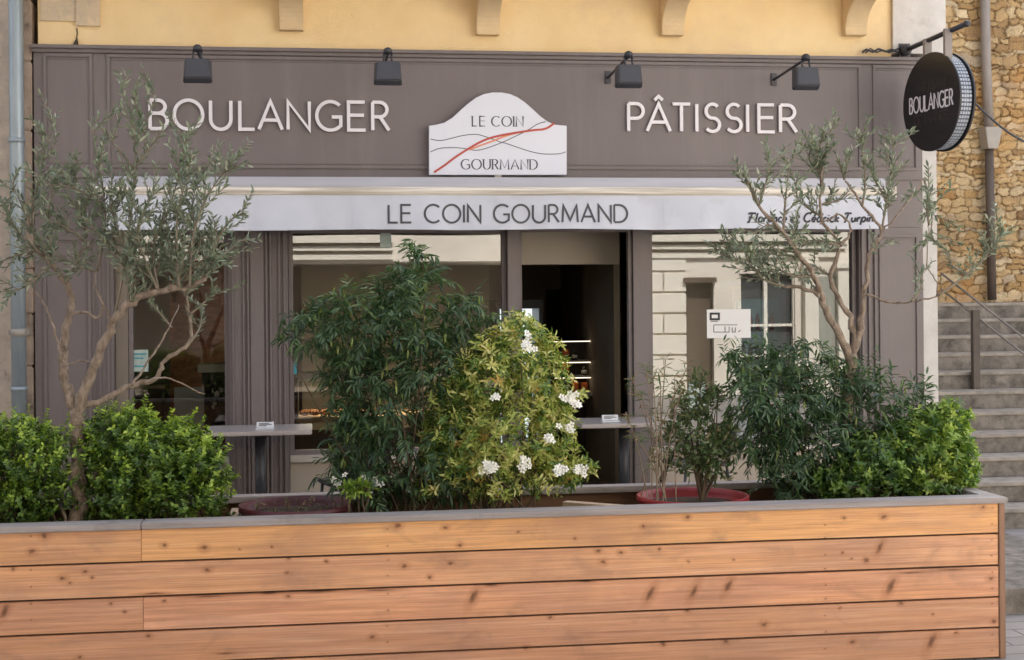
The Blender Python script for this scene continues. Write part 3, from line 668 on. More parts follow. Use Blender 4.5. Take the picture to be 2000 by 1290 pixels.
def splace(u, v, d): return (u, SY - .001 - d, v)
def smooth(pl, n=6):
    out = []
    for i in range(len(pl) - 1):
        p0, p1, p2, p3 = pl[max(0, i - 1)], pl[i], pl[i + 1], pl[min(len(pl) - 1, i + 2)]
        for k in range(n):
            t = k / n
            out.append(tuple(.5 * (2 * b + (c - a) * t + (2 * a - 5 * b + 4 * c - d) * t * t + (3 * b - a - 3 * c + d) * t ** 3) for a, b, c, d in zip(p0, p1, p2, p3)))
    return out + [pl[-1]]
def sl(pp): return smooth([(P(a, b, SY).x, P(a, b, SY).z) for a, b in pp])
g1 = [(841, 272), (860, 275), (880, 271), (905, 265), (930, 263), (950, 268), (975, 277), (990, 281), (1010, 288), (1035, 296), (1060, 301), (1090, 301), (1105, 297)]
g2 = [(841, 297), (860, 290), (890, 289), (910, 291), (930, 294), (950, 290), (980, 279), (1000, 270), (1030, 255), (1050, 243), (1066, 238)]
r1 = [(848, 337), (870, 322), (890, 307), (915, 291), (940, 277), (965, 268), (1000, 261), (1040, 255), (1065, 252), (1083, 241)]
o1 = [(916, 293), (940, 284), (965, 275), (985, 267), (1010, 260), (1035, 256)]
m = MB(); strokes_mesh(m, [sl(g1), sl(g2)], splace, .006, .001); m.build('grey_line', MT['ink'], sg)
m = MB(); q = sl(r1); nn = len(q)
ro = ribbon(q, [.006 + .016 * math.sin(math.pi * i / nn) for i in range(nn)])
strokes_mesh(m, [q], splace, .017, .0022); m.build('red_line', MT['redline'], sg)
m = MB(); strokes_mesh(m, [sl(o1)], splace, .014, .0016); m.build('orange_line', MT['orangeline'], sg)
for tx, a, b, yb, yt in (('LE', 923, 948, 247, 228), ('COIN', 961, 1022, 247, 228), ('GOURMAND', 901, 1049, 331, 312)):
    m = MB(); zz = Z(972, yb, SY); hh = Z(972, yt, SY) - zz
    for ch, st, u in layout(tx, X(a, SY, 300), X(b, SY, 300), zz, hh, .26, 0, .12): strokes_mesh(m, st, splace, .0085, .001, serif=True)
    m.build('lettering', MT['ink'], sg)
# ------------------------------------------------------------------ fascia spotlights
def spot(loc):
    t = thing('spotlight', loc, 'x', 'spotlight', 'black sign spotlights along the fascia')
    x, y, z = loc; Lr = .78; dz = .035
    m = MB(); m.box(x - .025, x + .025, y - .012, y, z - .06, z + .045); m.build('wall_plate', MT['black'], t, bevel=.003)
    m = MB(); m.tube([(x, y - .012, z - .01), (x, y - Lr, z + dz)], .011, 10); m.build('arm', MT['black'], t)
    m = MB(); m.ball((x, y - Lr - .01, z + dz + .012), (.034, .045, .03), 14, 9); m.tube([(x + .03, y - Lr, z + dz), (x + .03, y - Lr - .02, z + dz - .075)], .009, 8); m.tube([(x - .03, y - Lr, z + dz), (x - .03, y - Lr - .02, z + dz - .075)], .009, 8)
    m.build('swivel_joint', MT['black'], t)
    # head: flood box leaning back towards the letters, back plate towards the street
    c = Vector((x, y - Lr - .02, z + dz - .15)); R = Matrix.Rotation(math.radians(-10), 3, 'X'); m = MB(); b = len(m.v)
    for yy, sx, sz in ((-.045, .095, .075), (.05, .110, .09)):
        for dx, dz_ in ((-1.0, -1), (1.0, -1), (.9, 1), (-.9, 1)): m.v.append(tuple(c + R @ Vector((dx * sx, yy, dz_ * sz))))
    for q_ in ((0, 1, 2, 3), (7, 6, 5, 4), (0, 4, 5, 1), (1, 5, 6, 2), (2, 6, 7, 3), (3, 7, 4, 0)): m.face([b + i for i in q_])
    hd = m.build('head', MT['lampgrey'], t, bevel=.008)
    m = MB()
    p0 = [c + R @ Vector((dx * .095, .052, dz_ * .075)) for dx, dz_ in ((-1, -1), (1, -1), (1, 1), (-1, 1))]
    m.v += [tuple(p) for p in p0] + [tuple(p + R @ Vector((0, .004, 0))) for p in p0]
    for q_ in ((0, 1, 2, 3), (7, 6, 5, 4), (0, 4, 5, 1), (1, 5, 6, 2), (2, 6, 7, 3), (3, 7, 4, 0)): m.face(list(q_))
    m.build('lens', MT['card'], hd)
    return t
zl = Z(1187, 150)
s0 = spot((X(402, 0, 150), -.001, zl + .0))
lx = [X(402, 0, 150), X(748, 0, 150), X(1187, 0, 150), X(1511, 0, 150)]
lab = ['black spotlight over the B and O of BOULANGER, leftmost on the fascia', 'black spotlight over the last letters of BOULANGER', 'black spotlight over the P of PÂTISSIER with its arm showing', 'black spotlight right of PÂTISSIER with its long arm showing']
for i in range(4):
    o = s0 if i == 0 else copy_tree(s0); o.location.x = lx[i]; o['label'] = lab[i]
s0.children[0].name = 'wall_plate'
# ------------------------------------------------------------------ round projecting sign
rs = thing('projecting_sign', (X(1765, 0, 100), 0, Z(1765, 100)), 'round black projecting sign reading BOULANGER on an iron arm', 'sign')
bx, bz = X(1765, 0, 100), Z(1765, 100); sx = P(1885, 48, -1.02)
m = MB(); m.box(bx - .05, bx + .05, -.02, -.0, bz - .1, bz + .06); m.ball((bx, -.05, bz), (.05, .05, .05), 10, 7); m.build('wall_plate', MT['black'], rs)
m = MB(); m.tube([(bx, -.02, bz), (sx.x, -1.05, sx.z)], .021, 12); m.ball((sx.x, -1.05, sx.z), (.028, .028, .028)); m.build('arm', MT['black'], rs)
yc = -.60; cc = P(1833, 200, yc); RD = .40
th = math.radians(9)                                 # the disc swings a little towards the street
nrm = Vector((-math.cos(th), -math.sin(th), 0)); tan = Vector((math.sin(th), -math.cos(th), 0))
def dpl(u, v, d): return cc + tan * u + Vector((0, 0, v)) + nrm * d
def disc(r0, d0, d1, n=64):
    m = MB()
    for d in (d0, d1):
        for k in range(n):
            a = 2 * math.pi * k / n; m.v.append(tuple(dpl(r0 * math.cos(a), r0 * math.sin(a), d)))
    m.face(list(range(n))); m.face([n + k for k in reversed(range(n))])
    for k in range(n):
        k2 = (k + 1) % n; m.face([k, n + k, n + k2, k2], True)
    return m
disc(RD, .055, .075).build('front_face', MT['signblack'], rs); disc(RD, -.075, -.055).build('back_face', MT['signblack'], rs)
disc(RD - .018, -.0545, .0545).build('drum', mat('blue_grey_drum', (.10, .115, .15), (.085, .10, .13), 3, .4), rs)
m = MB()
for k in range(72):
    a = 2 * math.pi * k / 72
    for d in (-.036, -.012, .012, .036):
        p = dpl((RD - .0165) * math.cos(a), (RD - .0165) * math.sin(a), d); e1 = (tan * -math.sin(a) + Vector((0, 0, math.cos(a)))) * .0105; e2 = nrm * .0085; o_ = (tan * math.cos(a) + Vector((0, 0, math.sin(a)))) * .002
        b = len(m.v)
        for s1, s2 in ((-1, -1), (1, -1), (1, 1), (-1, 1)): m.v.append(tuple(p + e1 * s1 + e2 * s2 + o_))
        for s1, s2 in ((-1, -1), (1, -1), (1, 1), (-1, 1)): m.v.append(tuple(p + e1 * s1 + e2 * s2 - o_ * 2))
        for q_ in ((0, 1, 2, 3), (7, 6, 5, 4), (0, 4, 5, 1), (1, 5, 6, 2), (2, 6, 7, 3), (3, 7, 4, 0)): m.face([b + i for i in q_])
m.build('perforated_band', mat('pale_perforations', (.42, .46, .52), (.36, .40, .46), 8, .4), rs)
for yy in (-.42, -.80):
    t = yy / -1.05; top = Vector((bx + (sx.x - bx) * t, yy, bz + (sx.z - bz) * t)); u = (yy - yc) / -math.cos(th); zz = cc.z + math.sqrt(max(0, (RD - .02) ** 2 - u * u))
    m = MB(); m.box(cc.x - .02 - .02, cc.x + .02, yy - .02, yy + .02, zz - .01, top.z + .012); m.build('hanger', MT['pipegrey'], rs)
m = MB()
for ch, st, u in layout('BOULANGER', -.30, .31, -.062, .125, .2): strokes_mesh(m, st, lambda u, v, d: dpl(u, v, .0755 + d), .0145, .002)
m.build('lettering', MT['letterwhite'], rs)
for tx, a, b, v, hh in (('ARTISAN', -.17, .2, .10, .075), ('DE', -.23, -.13, -.165, .075), ('FRANCE', -.08, .24, -.165, .075)):
    m = MB()
    for ch, st, u in layout(tx, a, b, v, hh, .22): strokes_mesh(m, st, lambda u, v, d: dpl(u, v, .0755 + d), .010, .002)
    m.build('faint_lettering', MT['goldfaint'], rs)
# loose cable lying on the cornice, and the wire out to the right
m = MB(); m.tube([(X(p, -.03, 100), -.03, Z(p, q, -.03)) for p, q in ((1684, 103), (1692, 97), (1705, 102), (1716, 96), (1730, 101), (1742, 97), (1752, 102), (1764, 99))], .010, 8)
m.tube([(X(p, -.02, 100), -.02, Z(p, q, -.02)) for p, q in ((1690, 104), (1700, 95), (1712, 103), (1724, 98), (1736, 103), (1757, 94), (1770, 101))], .007, 8)
tag(m.build('cable_loop', MT['black'], origin=(X(1720), -.03, ZF + .016)), 'tangled black cable lying on the cornice below the white corner', 'cable')
m = MB(); a, b = P(1900, 198, .6), P(2060, 292, 1.5); m.tube([a + (b - a) * t - Vector((0, 0, .10 * math.sin(math.pi * t))) for t in [i / 12 for i in range(13)]], .011, 6); m.tube([a, P(1832, 170, .2)], .011, 6)
tag(m.build('overhead_wire', MT['black'], origin=a), 'thin dark wire slung from the bakery corner across the stone wall', 'wire')
# ------------------------------------------------------------------ stone wall, pipes, stairs
WY = 3.9
def rubble():
    x0, x1, z0, z1 = 5.0, 11.5, .9, 6.4; st = .013
    nx, nz = int((x1 - x0) / st), int((z1 - z0) / st)
    xs = np.linspace(x0, x1, nx + 1); zs = np.linspace(z0, z1, nz + 1); gx, gz = np.meshgrid(xs, zs)
    r = np.random.default_rng(5)
    wz = gz + .018 * np.sin(gx * 6 + 1.7 * np.sin(gz * 5)) + .012 * np.sin(gx * 17 + gz * 4) + .008 * np.sin(gx * 41 + gz * 13)
    wx = gx + .016 * np.sin(gz * 23 + gx * 3) + .010 * np.sin(gz * 51 + gx * 9)
    rows = np.cumsum(np.r_[z0 - .2, r.choice([.05, .065, .08, .1, .125], 90, p=[.2, .3, .25, .15, .1])]); ri = np.clip(np.searchsorted(rows, wz) - 1, 0, 88)
    tone = np.zeros(gx.shape); hh = tone.copy(); e = tone.copy(); tx = tone.copy()
    for k in range(89):
        mk = ri == k
        if not mk.any(): continue
        cols = np.cumsum(np.r_[x0 - .3 - r.random() * .2, r.uniform(.06, .2, 90) * (1 + 2 * (rows[k + 1] - rows[k]))]); ci = np.clip(np.searchsorted(cols, wx[mk]) - 1, 0, 88)
        nz_ = r.random((90, 4)); top = rows[k + 1] - (nz_[ci, 2] < .3) * 0; bx_ = np.minimum(wx[mk] - cols[ci], cols[ci + 1] - wx[mk]); bz_ = np.minimum(wz[mk] - rows[k], rows[k + 1] - wz[mk])
        rad = .022; ax_ = np.clip(rad - bx_, 0, None); az_ = np.clip(rad - bz_, 0, None); e[mk] = rad - np.hypot(ax_, az_)
        tone[mk] = nz_[ci, 0]; hh[mk] = nz_[ci, 1]; tx[mk] = (nz_[ci, 2] - .5) * (wz[mk] - rows[k]) * .35 + (nz_[ci, 3] - .5) * (wx[mk] - cols[ci]) * .2
    mort = np.clip(1 - e / .007, 0, 1); hgt = np.clip(e / .012, 0, 1) ** .6 * (.016 + .03 * hh + tx * .8) + .007 * r.random(gx.shape)
    me = bpy.data.meshes.new('stone_wall'); nv = gx.size
    co = np.stack([gx, WY - hgt, gz], -1).reshape(-1, 3) - np.array((8, WY, GZ))
    idx = np.arange(nv).reshape(nz + 1, nx + 1); fc = np.stack([idx[:-1, :-1], idx[:-1, 1:], idx[1:, 1:], idx[1:, :-1]], -1).reshape(-1, 4)
    # sides and back so the wall has its thickness
    ex = np.array([(x0, WY + .6, z0), (x1, WY + .6, z0), (x1, WY + .6, z1), (x0, WY + .6, z1)]) - np.array((8, WY, GZ))
    me.from_pydata(np.concatenate([co, ex]).tolist(), [], fc.tolist() + [[nv, nv + 3, nv + 2, nv + 1]])
    for nm, arr in (('tone', tone), ('mortar', mort)):
        at = me.attributes.new(nm, 'FLOAT', 'POINT'); at.data.foreach_set('value', np.concatenate([arr.ravel(), np.zeros(4)]).astype(np.float32))
    me.materials.append(rubblemat()); o = bpy.data.objects.new('stone_wall', me); COL.objects.link(o); o.location = (8, WY, GZ)
    return o
tag(rubble(), 'golden rubble stone wall rising behind the stone steps', 'wall')
m = MB(); m.box(5.6, 13, WY + .62, WY + 4, GZ, 9.5); tag(m.build('house_behind', MT['oldwall'], origin=(8, WY + 1, GZ)), 'beige rendered house standing behind the rubble stone wall', 'building')
# drainpipe on the stone wall
py_ = WY - .13
dp2 = thing('drainpipe', (X(1934, py_), py_, 1.7), 'brown drainpipe with a grey hopper on the rubble stone wall', 'drainpipe')
xx = X(1931, py_, 200); zh0, zh1 = Z(1934, 292, py_), Z(1934, 250, py_)
m = MB(); m.tube([(X(1922, py_, 0), py_, 6.3), (X(1926, py_, 120), py_, Z(1926, 120, py_)), (xx, py_, zh1)], .055, 14); m.build('upper_pipe', MT['pipegrey'], dp2)
m = MB(); m.prism([(xx - .06, zh0), (xx + .06, zh0), (xx + .11, zh1 - .05), (xx + .115, zh1), (xx - .09, zh1), (xx - .085, zh1 - .05)], 'y', py_ - .1, py_ + .09); m.build('hopper', MT['boxgrey'], dp2, bevel=.006)
m = MB(); m.tube([(xx, py_, zh0), (xx + .02, py_, 1.7)], .05, 14); m.build('lower_pipe', MT['pipebrown'], dp2)
stc = thing('stone_staircase', (7.2, 1.5, GZ), 'grey stained stone staircase climbing beside the bakery', 'staircase')
ys = [1046, 1018, 969, 910, 867, 823, 781, 743, 708, 673, 641, 606]
NS = 11; y0 = -.75; tr = .37; rs_ = .163
for i in range(NS):
    m = MB(); ya = y0 + i * tr; zt_ = GZ + rs_ * (i + 1)
    m.box(XE + .005, 11, ya + .02, (ya + .02 + tr - .001) if i < NS - 1 else WY + .5, GZ + rs_ * i if i else GZ - .05, zt_ - .03); s_ = m.build('step', MT['concrete'], stc)
    m = MB(); m.box(XE + .005, 11, ya, (ya + tr - .001) if i < NS - 1 else WY + .5, zt_ - .03, zt_); m.build('tread', MT['nosing'], s_, bevel=.006)
hr = thing('handrail', (X(1905, 1.6), 1.6, GZ + 6 * rs_), 'dark twin-bar handrail on one post rising over the steps', 'handrail')
yp = y0 + 6 * tr - .05; a, b = P(1906, 776, yp), P(1906, 606, yp)
m = MB(); m.box(a.x - .034, a.x + .034, yp - .03, yp + .03, a.z - .06, b.z); m.build('post', MT['rust'], hr)
for p0, p1 in (((1838, 537), (2010, 668)), ((1838, 568), (2010, 700))):
    m = MB(); m.tube([P(p0[0], p0[1] - 3, yp + .6), P(p1[0], p1[1], yp - .7)], .011, 8); m.build('rail', MT['steel'], hr)
# ------------------------------------------------------------------ planter
PX0, PX1, PYB = -2.6, X(1962, PY, 1000), -3.64
ZR = .728
pl = thing('planter', ((PX0 + PX1) / 2, (PY + PYB) / 2, GZ), 'long larch plank planter box with grey rim in front of the bakery', 'planter')
m = MB(); ze = [ZR - .032, .538, .370, .204, .044, GZ + .005]; jr = np.random.default_rng(3)
for i in range(5):
    cuts = {0: [X(276, PY, 1060)], 1: [], 2: [X(280, PY, 1200)], 3: [], 4: []}[i]; xs = [PX0] + cuts + [PX1 - .036]
    for a, b in zip(xs[:-1], xs[1:]):
        m.cur = {0: [.92, 1.0], 1: [.78], 2: [.28, .56], 3: [.08], 4: [.2]}[i][xs.index(a)]
        m.box(a + (.0006 if a != PX0 else 0), b - .0006, PY + jr.uniform(0, .004), PY + .028, ze[i + 1] + .0055, ze[i] - (.0045 if i else 0))
pm = [plankmat(ze[i + 1], ze[i] + .01) for i in range(5)]
fp = m.build('front_planks', pm[0], pl, origin=(0, PY, .3), attr='tone', bevel=.0015)
for q in pm[1:]: fp.data.materials.append(q)
for p in fp.data.polygons:
    zc = p.center.z + .3; p.material_index = max(0, min(4, sum(zc < z_ for z_ in ze[1:5])))
m = MB(); m.box(PX0, PX1 - .03, PY + .032, PY + .05, GZ, ZR - .034); m.build('inner_lining', MT['darkopen'], pl)
m = MB(); m.box(PX1 - .034, PX1, PY - .004, PY + .05, GZ, ZR - .031); m.build('corner_post', MT['postwood'], pl, bevel=.003); m = MB(); m.box(PX1 - .034, PX1, PYB - .05, PYB, GZ, ZR - .031); m.build('corner_post', MT['postwood'], pl, bevel=.003)
m = MB(); m.box(PX1 - .03, PX1 - .004, PY + .052, PYB - .052, GZ, ZR - .031); m.build('end_panel', MT['postwood'], pl); m = MB(); m.box(PX0, PX0 + .03, PY + .052, PYB - .052, GZ, ZR - .031); m.build('end_panel', MT['postwood'], pl)
m = MB(); m.box(PX0, PX1 - .04, PYB - .03, PYB - .002, GZ, ZR - .031); m.build('back_panel', MT['oldboard'], pl)
m = MB(); xj = X(276, PY, 1020); m.box(PX0 - .01, xj - .001, PY - .018, PY + .125, ZR - .030, ZR); m.box(xj + .001, PX1 + .012, PY - .018, PY + .125, ZR - .030, ZR)
m.box(PX0 - .01, PX1 + .012, PYB - .1, PYB + .01, ZR - .028, ZR + .006); m.box(PX1 - .08, PX1 + .012, PY + .126, PYB - .101, ZR - .030, ZR - .001); m.build('rim', MT['rimwood'], pl, bevel=.004)
m = MB(); R = Matrix.Rotation(math.radians(-38), 3, 'Z'); c = P(1168, 966, -4.05); c.z = ZR - .06; m.box(c.x - .2, c.x + .2, c.y - .03, c.y + .03, c.z - .02, c.z + .02, R, c); m.build('brace', MT['battenwood'], pl); m = MB(); c2 = P(455, 985, -4.0); m.box(c2.x - .02, c2.x + .03, -4.37, -3.76, ZR - .09, ZR - .05); m.build('brace', MT['battenwood'], pl)
m = MB(); nxs = 90
for j in range(9):
    for i in range(nxs + 1): m.v.append((PX0 + .03 + (PX1 - PX0 - .07) * i / nxs, PY + .052 + (PYB - PY - .09) * j / 8, .53 + .03 * math.sin(i * 1.7 + j) * math.sin(j * 1.3) + random.uniform(-.012, .012)))
for j in range(8):
    for i in range(nxs):
        a = j * (nxs + 1) + i; m.face([a, a + 1, a + nxs + 2, a + nxs + 1], True)
m.build('soil', MT['soil'], pl)
# ------------------------------------------------------------------ leaves
class Leaves:
    def __init__(s): s.o = []; s.d = []; s.n = []; s.l = []; s.w = []; s.t = []
    def add(s, o, d, n, l, w, t): s.o.append(o); s.d.append(d); s.n.append(n); s.l.append(l); s.w.append(w); s.t.append(t)
    def build(s, name, mat, parent, droop=.15, fold=.18):
        o, d, n = (np.array(q, dtype=np.float64).reshape(-1, 3) for q in (s.o, s.d, s.n))
        l, w, t = np.array(s.l)[:, None], np.array(s.w)[:, None], np.array(s.t)
        d /= np.linalg.norm(d, axis=1, keepdims=True) + 1e-9
        n = n - d * (n * d).sum(1, keepdims=True); n /= np.linalg.norm(n, axis=1, keepdims=True) + 1e-9
        r = np.cross(d, n)
        def pt(a, b): return o + d * l * a + r * w * b * .5 + n * (fold * w * abs(b) - droop * l * a * a)
        V = np.stack([pt(0, 0), pt(.3, .85), pt(.65, .8), pt(1, 0), pt(.65, -.8), pt(.3, -.85)], 1)
        k = len(o); org = np.array(wloc(parent)); b = np.arange(k)[:, None] * 6
        f = np.concatenate([b + np.array([[0, 1, 2, 3]]), b + np.array([[0, 3, 4, 5]])], 0)
        me = bpy.data.meshes.new(name); me.vertices.add(k * 6); me.vertices.foreach_set('co', (V.reshape(-1, 3) - org).ravel().astype(np.float32))
        me.loops.add(f.size); me.loops.foreach_set('vertex_index', f.ravel().astype(np.int32)); me.polygons.add(len(f))
        me.polygons.foreach_set('loop_start', np.arange(0, f.size, 4, dtype=np.int32)); me.update(calc_edges=True)
        at = me.attributes.new('tone', 'FLOAT', 'POINT'); at.data.foreach_set('value', np.repeat(np.clip(t, 0, 1), 6).astype(np.float32))
        me.materials.append(mat); ob = bpy.data.objects.new(name, me); COL.objects.link(ob); ob.parent = parent; return ob
def rv(s=1): return rng.normal(0, s, 3)
def unit(v): return v / (np.linalg.norm(v) + 1e-9)
UPV = np.array((0, 0, 1.))
# ---- olive trees
def path3(pp, Y, dy=0, n=5):
    """points of a branch with its own depth: it leans dy towards or away along its length"""
    k = len(pp); out = [P(a, b, Y + dy * i / max(1, k - 1)) for i, (a, b) in enumerate(pp)]
    return [np.array(q) for q in smooth([tuple(p) for p in out], n)]
def olive_leaves(lv, tw, path, dens, lmin=.032, lmax=.055, sub=.5, bare=.0):
    pts = np.array(path); seg = np.linalg.norm(np.diff(pts, axis=0), axis=1); tot = seg.sum(); cum = np.concatenate([[0], np.cumsum(seg)])
    def at(s):
        i = min(len(seg) - 1, int(np.searchsorted(cum, s) - 1)) if s > 0 else 0; i = max(i, 0)
        q = (s - cum[i]) / (seg[i] + 1e-9); return pts[i] + (pts[i + 1] - pts[i]) * q, unit(pts[i + 1] - pts[i])
    def pair(p, t, sc=1):
        a = unit(np.cross(t, rv())); 
        for sg_ in (1, -1):
            if rng.random() < .12: continue
            d = unit(t * rng.uniform(.7, 1.3) + a * sg_ * rng.uniform(.5, .9) + rv(.14)); nn = unit(UPV * .6 + rv(.6))
            lv.add(p, d, nn, rng.uniform(lmin, lmax) * sc * 1.0, rng.uniform(.0115, .0165) * sc, np.clip(rng.normal(.5, .24), 0, 1))
    s = bare * tot
    while s < tot:
        p, t = at(s); pair(p, t, .9); s += .019
    nsub = max(1, int(2.0 * dens * tot * (1 - bare)))
    for _ in range(nsub):
        s = rng.uniform(bare, 1) * tot; p, t = at(s); ln = rng.uniform(.05, .15) * (sub + .5)
        d = unit(t * .9 + unit(np.cross(t, rv())) * 1.0 + UPV * .3); q = [p]
        k = int(ln / .02) + 2
        for j in range(k):
            d = unit(d + rv(.09) + UPV * .03); q.append(q[-1] + d * .02); pair(q[-1], d, .95)
        tw.tube([Vector(x) for x in q[::2] + [q[-1]]], [.0026] * (len(q[::2])) + [.0012], 4, False)
def olive(label, base, limbs, shoots):
    t = thing('olive_tree', base, label, 'tree')
    trunk = MB(); br = MB(); tw = MB(); lv = Leaves()
    for i, (pp, Y, dy, r0, r1) in enumerate(limbs):
        q = path3(pp, Y, dy); k = len(q); rr = [(r0 + (r1 - r0) * j / (k - 1)) * (1 + .10 * math.sin(j * 2.3 + i) + rng.normal(0, .06)) for j in range(k)]
        qq = [Vector(v) + Vector(rv(.0028 + .12 * rr[j])) for j, v in enumerate(q)]
        (trunk if i == 0 else br).tube(qq, rr, 9)
    for pp, Y, dy, dens, bare in shoots:
        q = path3(pp, Y, dy); k = len(q)
        tw.tube([Vector(v) for v in q], [.0075 - .0055 * j / (k - 1) for j in range(k)], 6)
        olive_leaves(lv, tw, q, dens, bare=bare)
    trunk.build('trunk', MT['bark'], t); br.build('branches', MT['bark'], t); tw.build('twigs', MT['twig'], t)
    lv.build('crown', MT['olive'], t, .1, .1)
    return t
OYL = -4.12
limbs = [([(155, 1030), (153, 960), (152, 900), (150, 850), (147, 805)], OYL, 0, .043, .034),
 ([(149, 812), (132, 765), (124, 720), (127, 650), (140, 592), (128, 552), (100, 517), (75, 490)], OYL, .25, .028, .012),
 ([(148, 812), (172, 745), (198, 685), (222, 625), (258, 588), (310, 570), (370, 560), (402, 545)], OYL, -.15, .029, .011),
 ([(158, 795), (215, 776), (258, 752), (303, 740), (325, 705), (371, 670), (370, 615), (362, 578)], OYL, .2, .017, .007),
 ([(258, 752), (300, 690), (335, 630), (350, 595)], OYL, .3, .007, .003),
 ([(303, 740), (330, 742), (400, 770)], OYL, .1, .006, .003), ([(124, 720), (110, 655), (90, 600), (70, 570)], OYL, .1, .007, .003), ([(140, 610), (165, 612), (195, 620), (200, 590), (190, 570)], OYL, -.1, .008, .004),
 ([(222, 640), (205, 600), (185, 560), (190, 530)], OYL, .1, .007, .003), ([(128, 715), (160, 705), (185, 712)], OYL, .05, .005, .003), ([(105, 960), (130, 985), (145, 1010)], OYL, 0, .008, .01), ([(70, 930), (115, 990), (130, 1020)], OYL, -.05, .006, .009), ([(190, 920), (175, 960), (170, 1010)], OYL, .05, .005, .008)]
shoots = [([(75, 490), (62, 420), (80, 335), (104, 238)], OYL + .25, .05, 16, .0), ([(100, 517), (95, 420), (112, 340)], OYL + .2, -.1, 16, 0), ([(85, 500), (25, 440), (2, 385)], OYL + .22, .1, 15, 0), ([(75, 490), (30, 500), (-20, 520)], OYL + .25, .1, 14, 0), ([(100, 517), (50, 560), (0, 570)], OYL + .2, -.15, 10, 0),
 ([(128, 552), (165, 470), (160, 390), (130, 330)], OYL + .15, .1, 18, 0), ([(190, 530), (205, 440), (200, 360), (178, 245)], OYL + .1, -.1, 14, .1), ([(222, 625), (245, 510), (262, 350), (262, 240), (237, 178)], OYL - .05, .05, 11, .25),
 ([(262, 330), (230, 290), (190, 243)], OYL, .05, 4, .2), ([(262, 330), (300, 280), (320, 250)], OYL, 0, 5, .1), ([(262, 290), (285, 240), (305, 185)], OYL, .02, 14, .2), ([(258, 588), (240, 480), (215, 400), (220, 350)], OYL - .1, .15, 20, .1),
 ([(310, 570), (300, 480), (338, 385), (365, 262)], OYL - .1, .1, 15, .15), ([(350, 562), (345, 470), (350, 400), (370, 340)], OYL - .15, 0, 20, .1), ([(370, 560), (378, 460), (405, 385), (456, 308)], OYL - .15, -.1, 17, .1), ([(402, 545), (420, 480), (450, 430), (482, 420)], OYL - .15, .05, 18, 0), ([(402, 545), (395, 470), (375, 420), (385, 350)], OYL - .1, .15, 20, .1), ([(402, 545), (435, 500), (470, 470)], OYL - .12, .15, 14, 0),
 ([(310, 570), (280, 500), (270, 440), (300, 380)], OYL - .1, -.1, 22, .1), ([(285, 578), (310, 520), (325, 440), (320, 400)], OYL - .1, .2, 22, .1), ([(362, 578), (340, 530), (310, 490)], OYL + .15, .05, 20, 0), ([(362, 578), (400, 530), (415, 470)], OYL + .15, 0, 20, 0), ([(330, 567), (380, 520), (410, 500)], OYL - .1, -.1, 22, 0), ([(250, 595), (270, 540), (300, 520)], OYL - .1, .1, 20, 0),
 ([(370, 615), (400, 590), (425, 560)], OYL + .15, 0, 10, .2), ([(335, 640), (310, 610), (290, 590)], OYL + .2, 0, 10, .2), ([(371, 670), (390, 640), (395, 600)], OYL + .2, .1, 8, .2), ([(60, 440), (20, 350)], OYL + .25, .1, 8, .2), ([(200, 400), (150, 370), (95, 360)], OYL + .1, 0, 14, .1), ([(165, 470), (120, 440), (90, 430)], OYL + .15, -.1, 14, 0), ([(190, 530), (150, 520), (110, 500)], OYL + .1, .1, 10, 0), ([(245, 510), (205, 470), (180, 450)], OYL, 0, 14, 0)]
olive('bushy silvery olive tree with forked trunk rising between the two clipped boxwoods', P(155, 1030, OYL), limbs, shoots)
OYR = -4.0
limbs = [([(1650, 1000), (1652, 880), (1656, 770), (1664, 692)], OYR, 0, .036, .030),
 ([(1662, 705), (1640, 662), (1615, 612), (1602, 578), (1590, 540), (1562, 502), (1530, 452), (1482, 402), (1452, 342)], OYR, -.2, .025, .006),
 ([(1602, 580), (1572, 563), (1532, 560)], OYR - .1, .1, .013, .008),
 ([(1664, 700), (1666, 640), (1642, 590), (1622, 540), (1640, 482), (1602, 422), (1606, 342), (1612, 300)], OYR, .2, .019, .004),
 ([(1666, 700), (1682, 625), (1690, 562), (1697, 500), (1722, 452), (1684, 402), (1650, 352)], OYR, .1, .018, .005),
 ([(1690, 575), (1742, 592), (1780, 590), (1832, 578)], OYR, -.2, .008, .004), ([(1832, 578), (1826, 545), (1812, 520), (1815, 440)], OYR - .2, 0, .004, .0025), ([(1722, 452), (1770, 400), (1805, 350)], OYR + .1, .1, .006, .003), ([(1640, 482), (1662, 450), (1640, 420), (1600, 440)], OYR + .1, 0, .008, .004)]
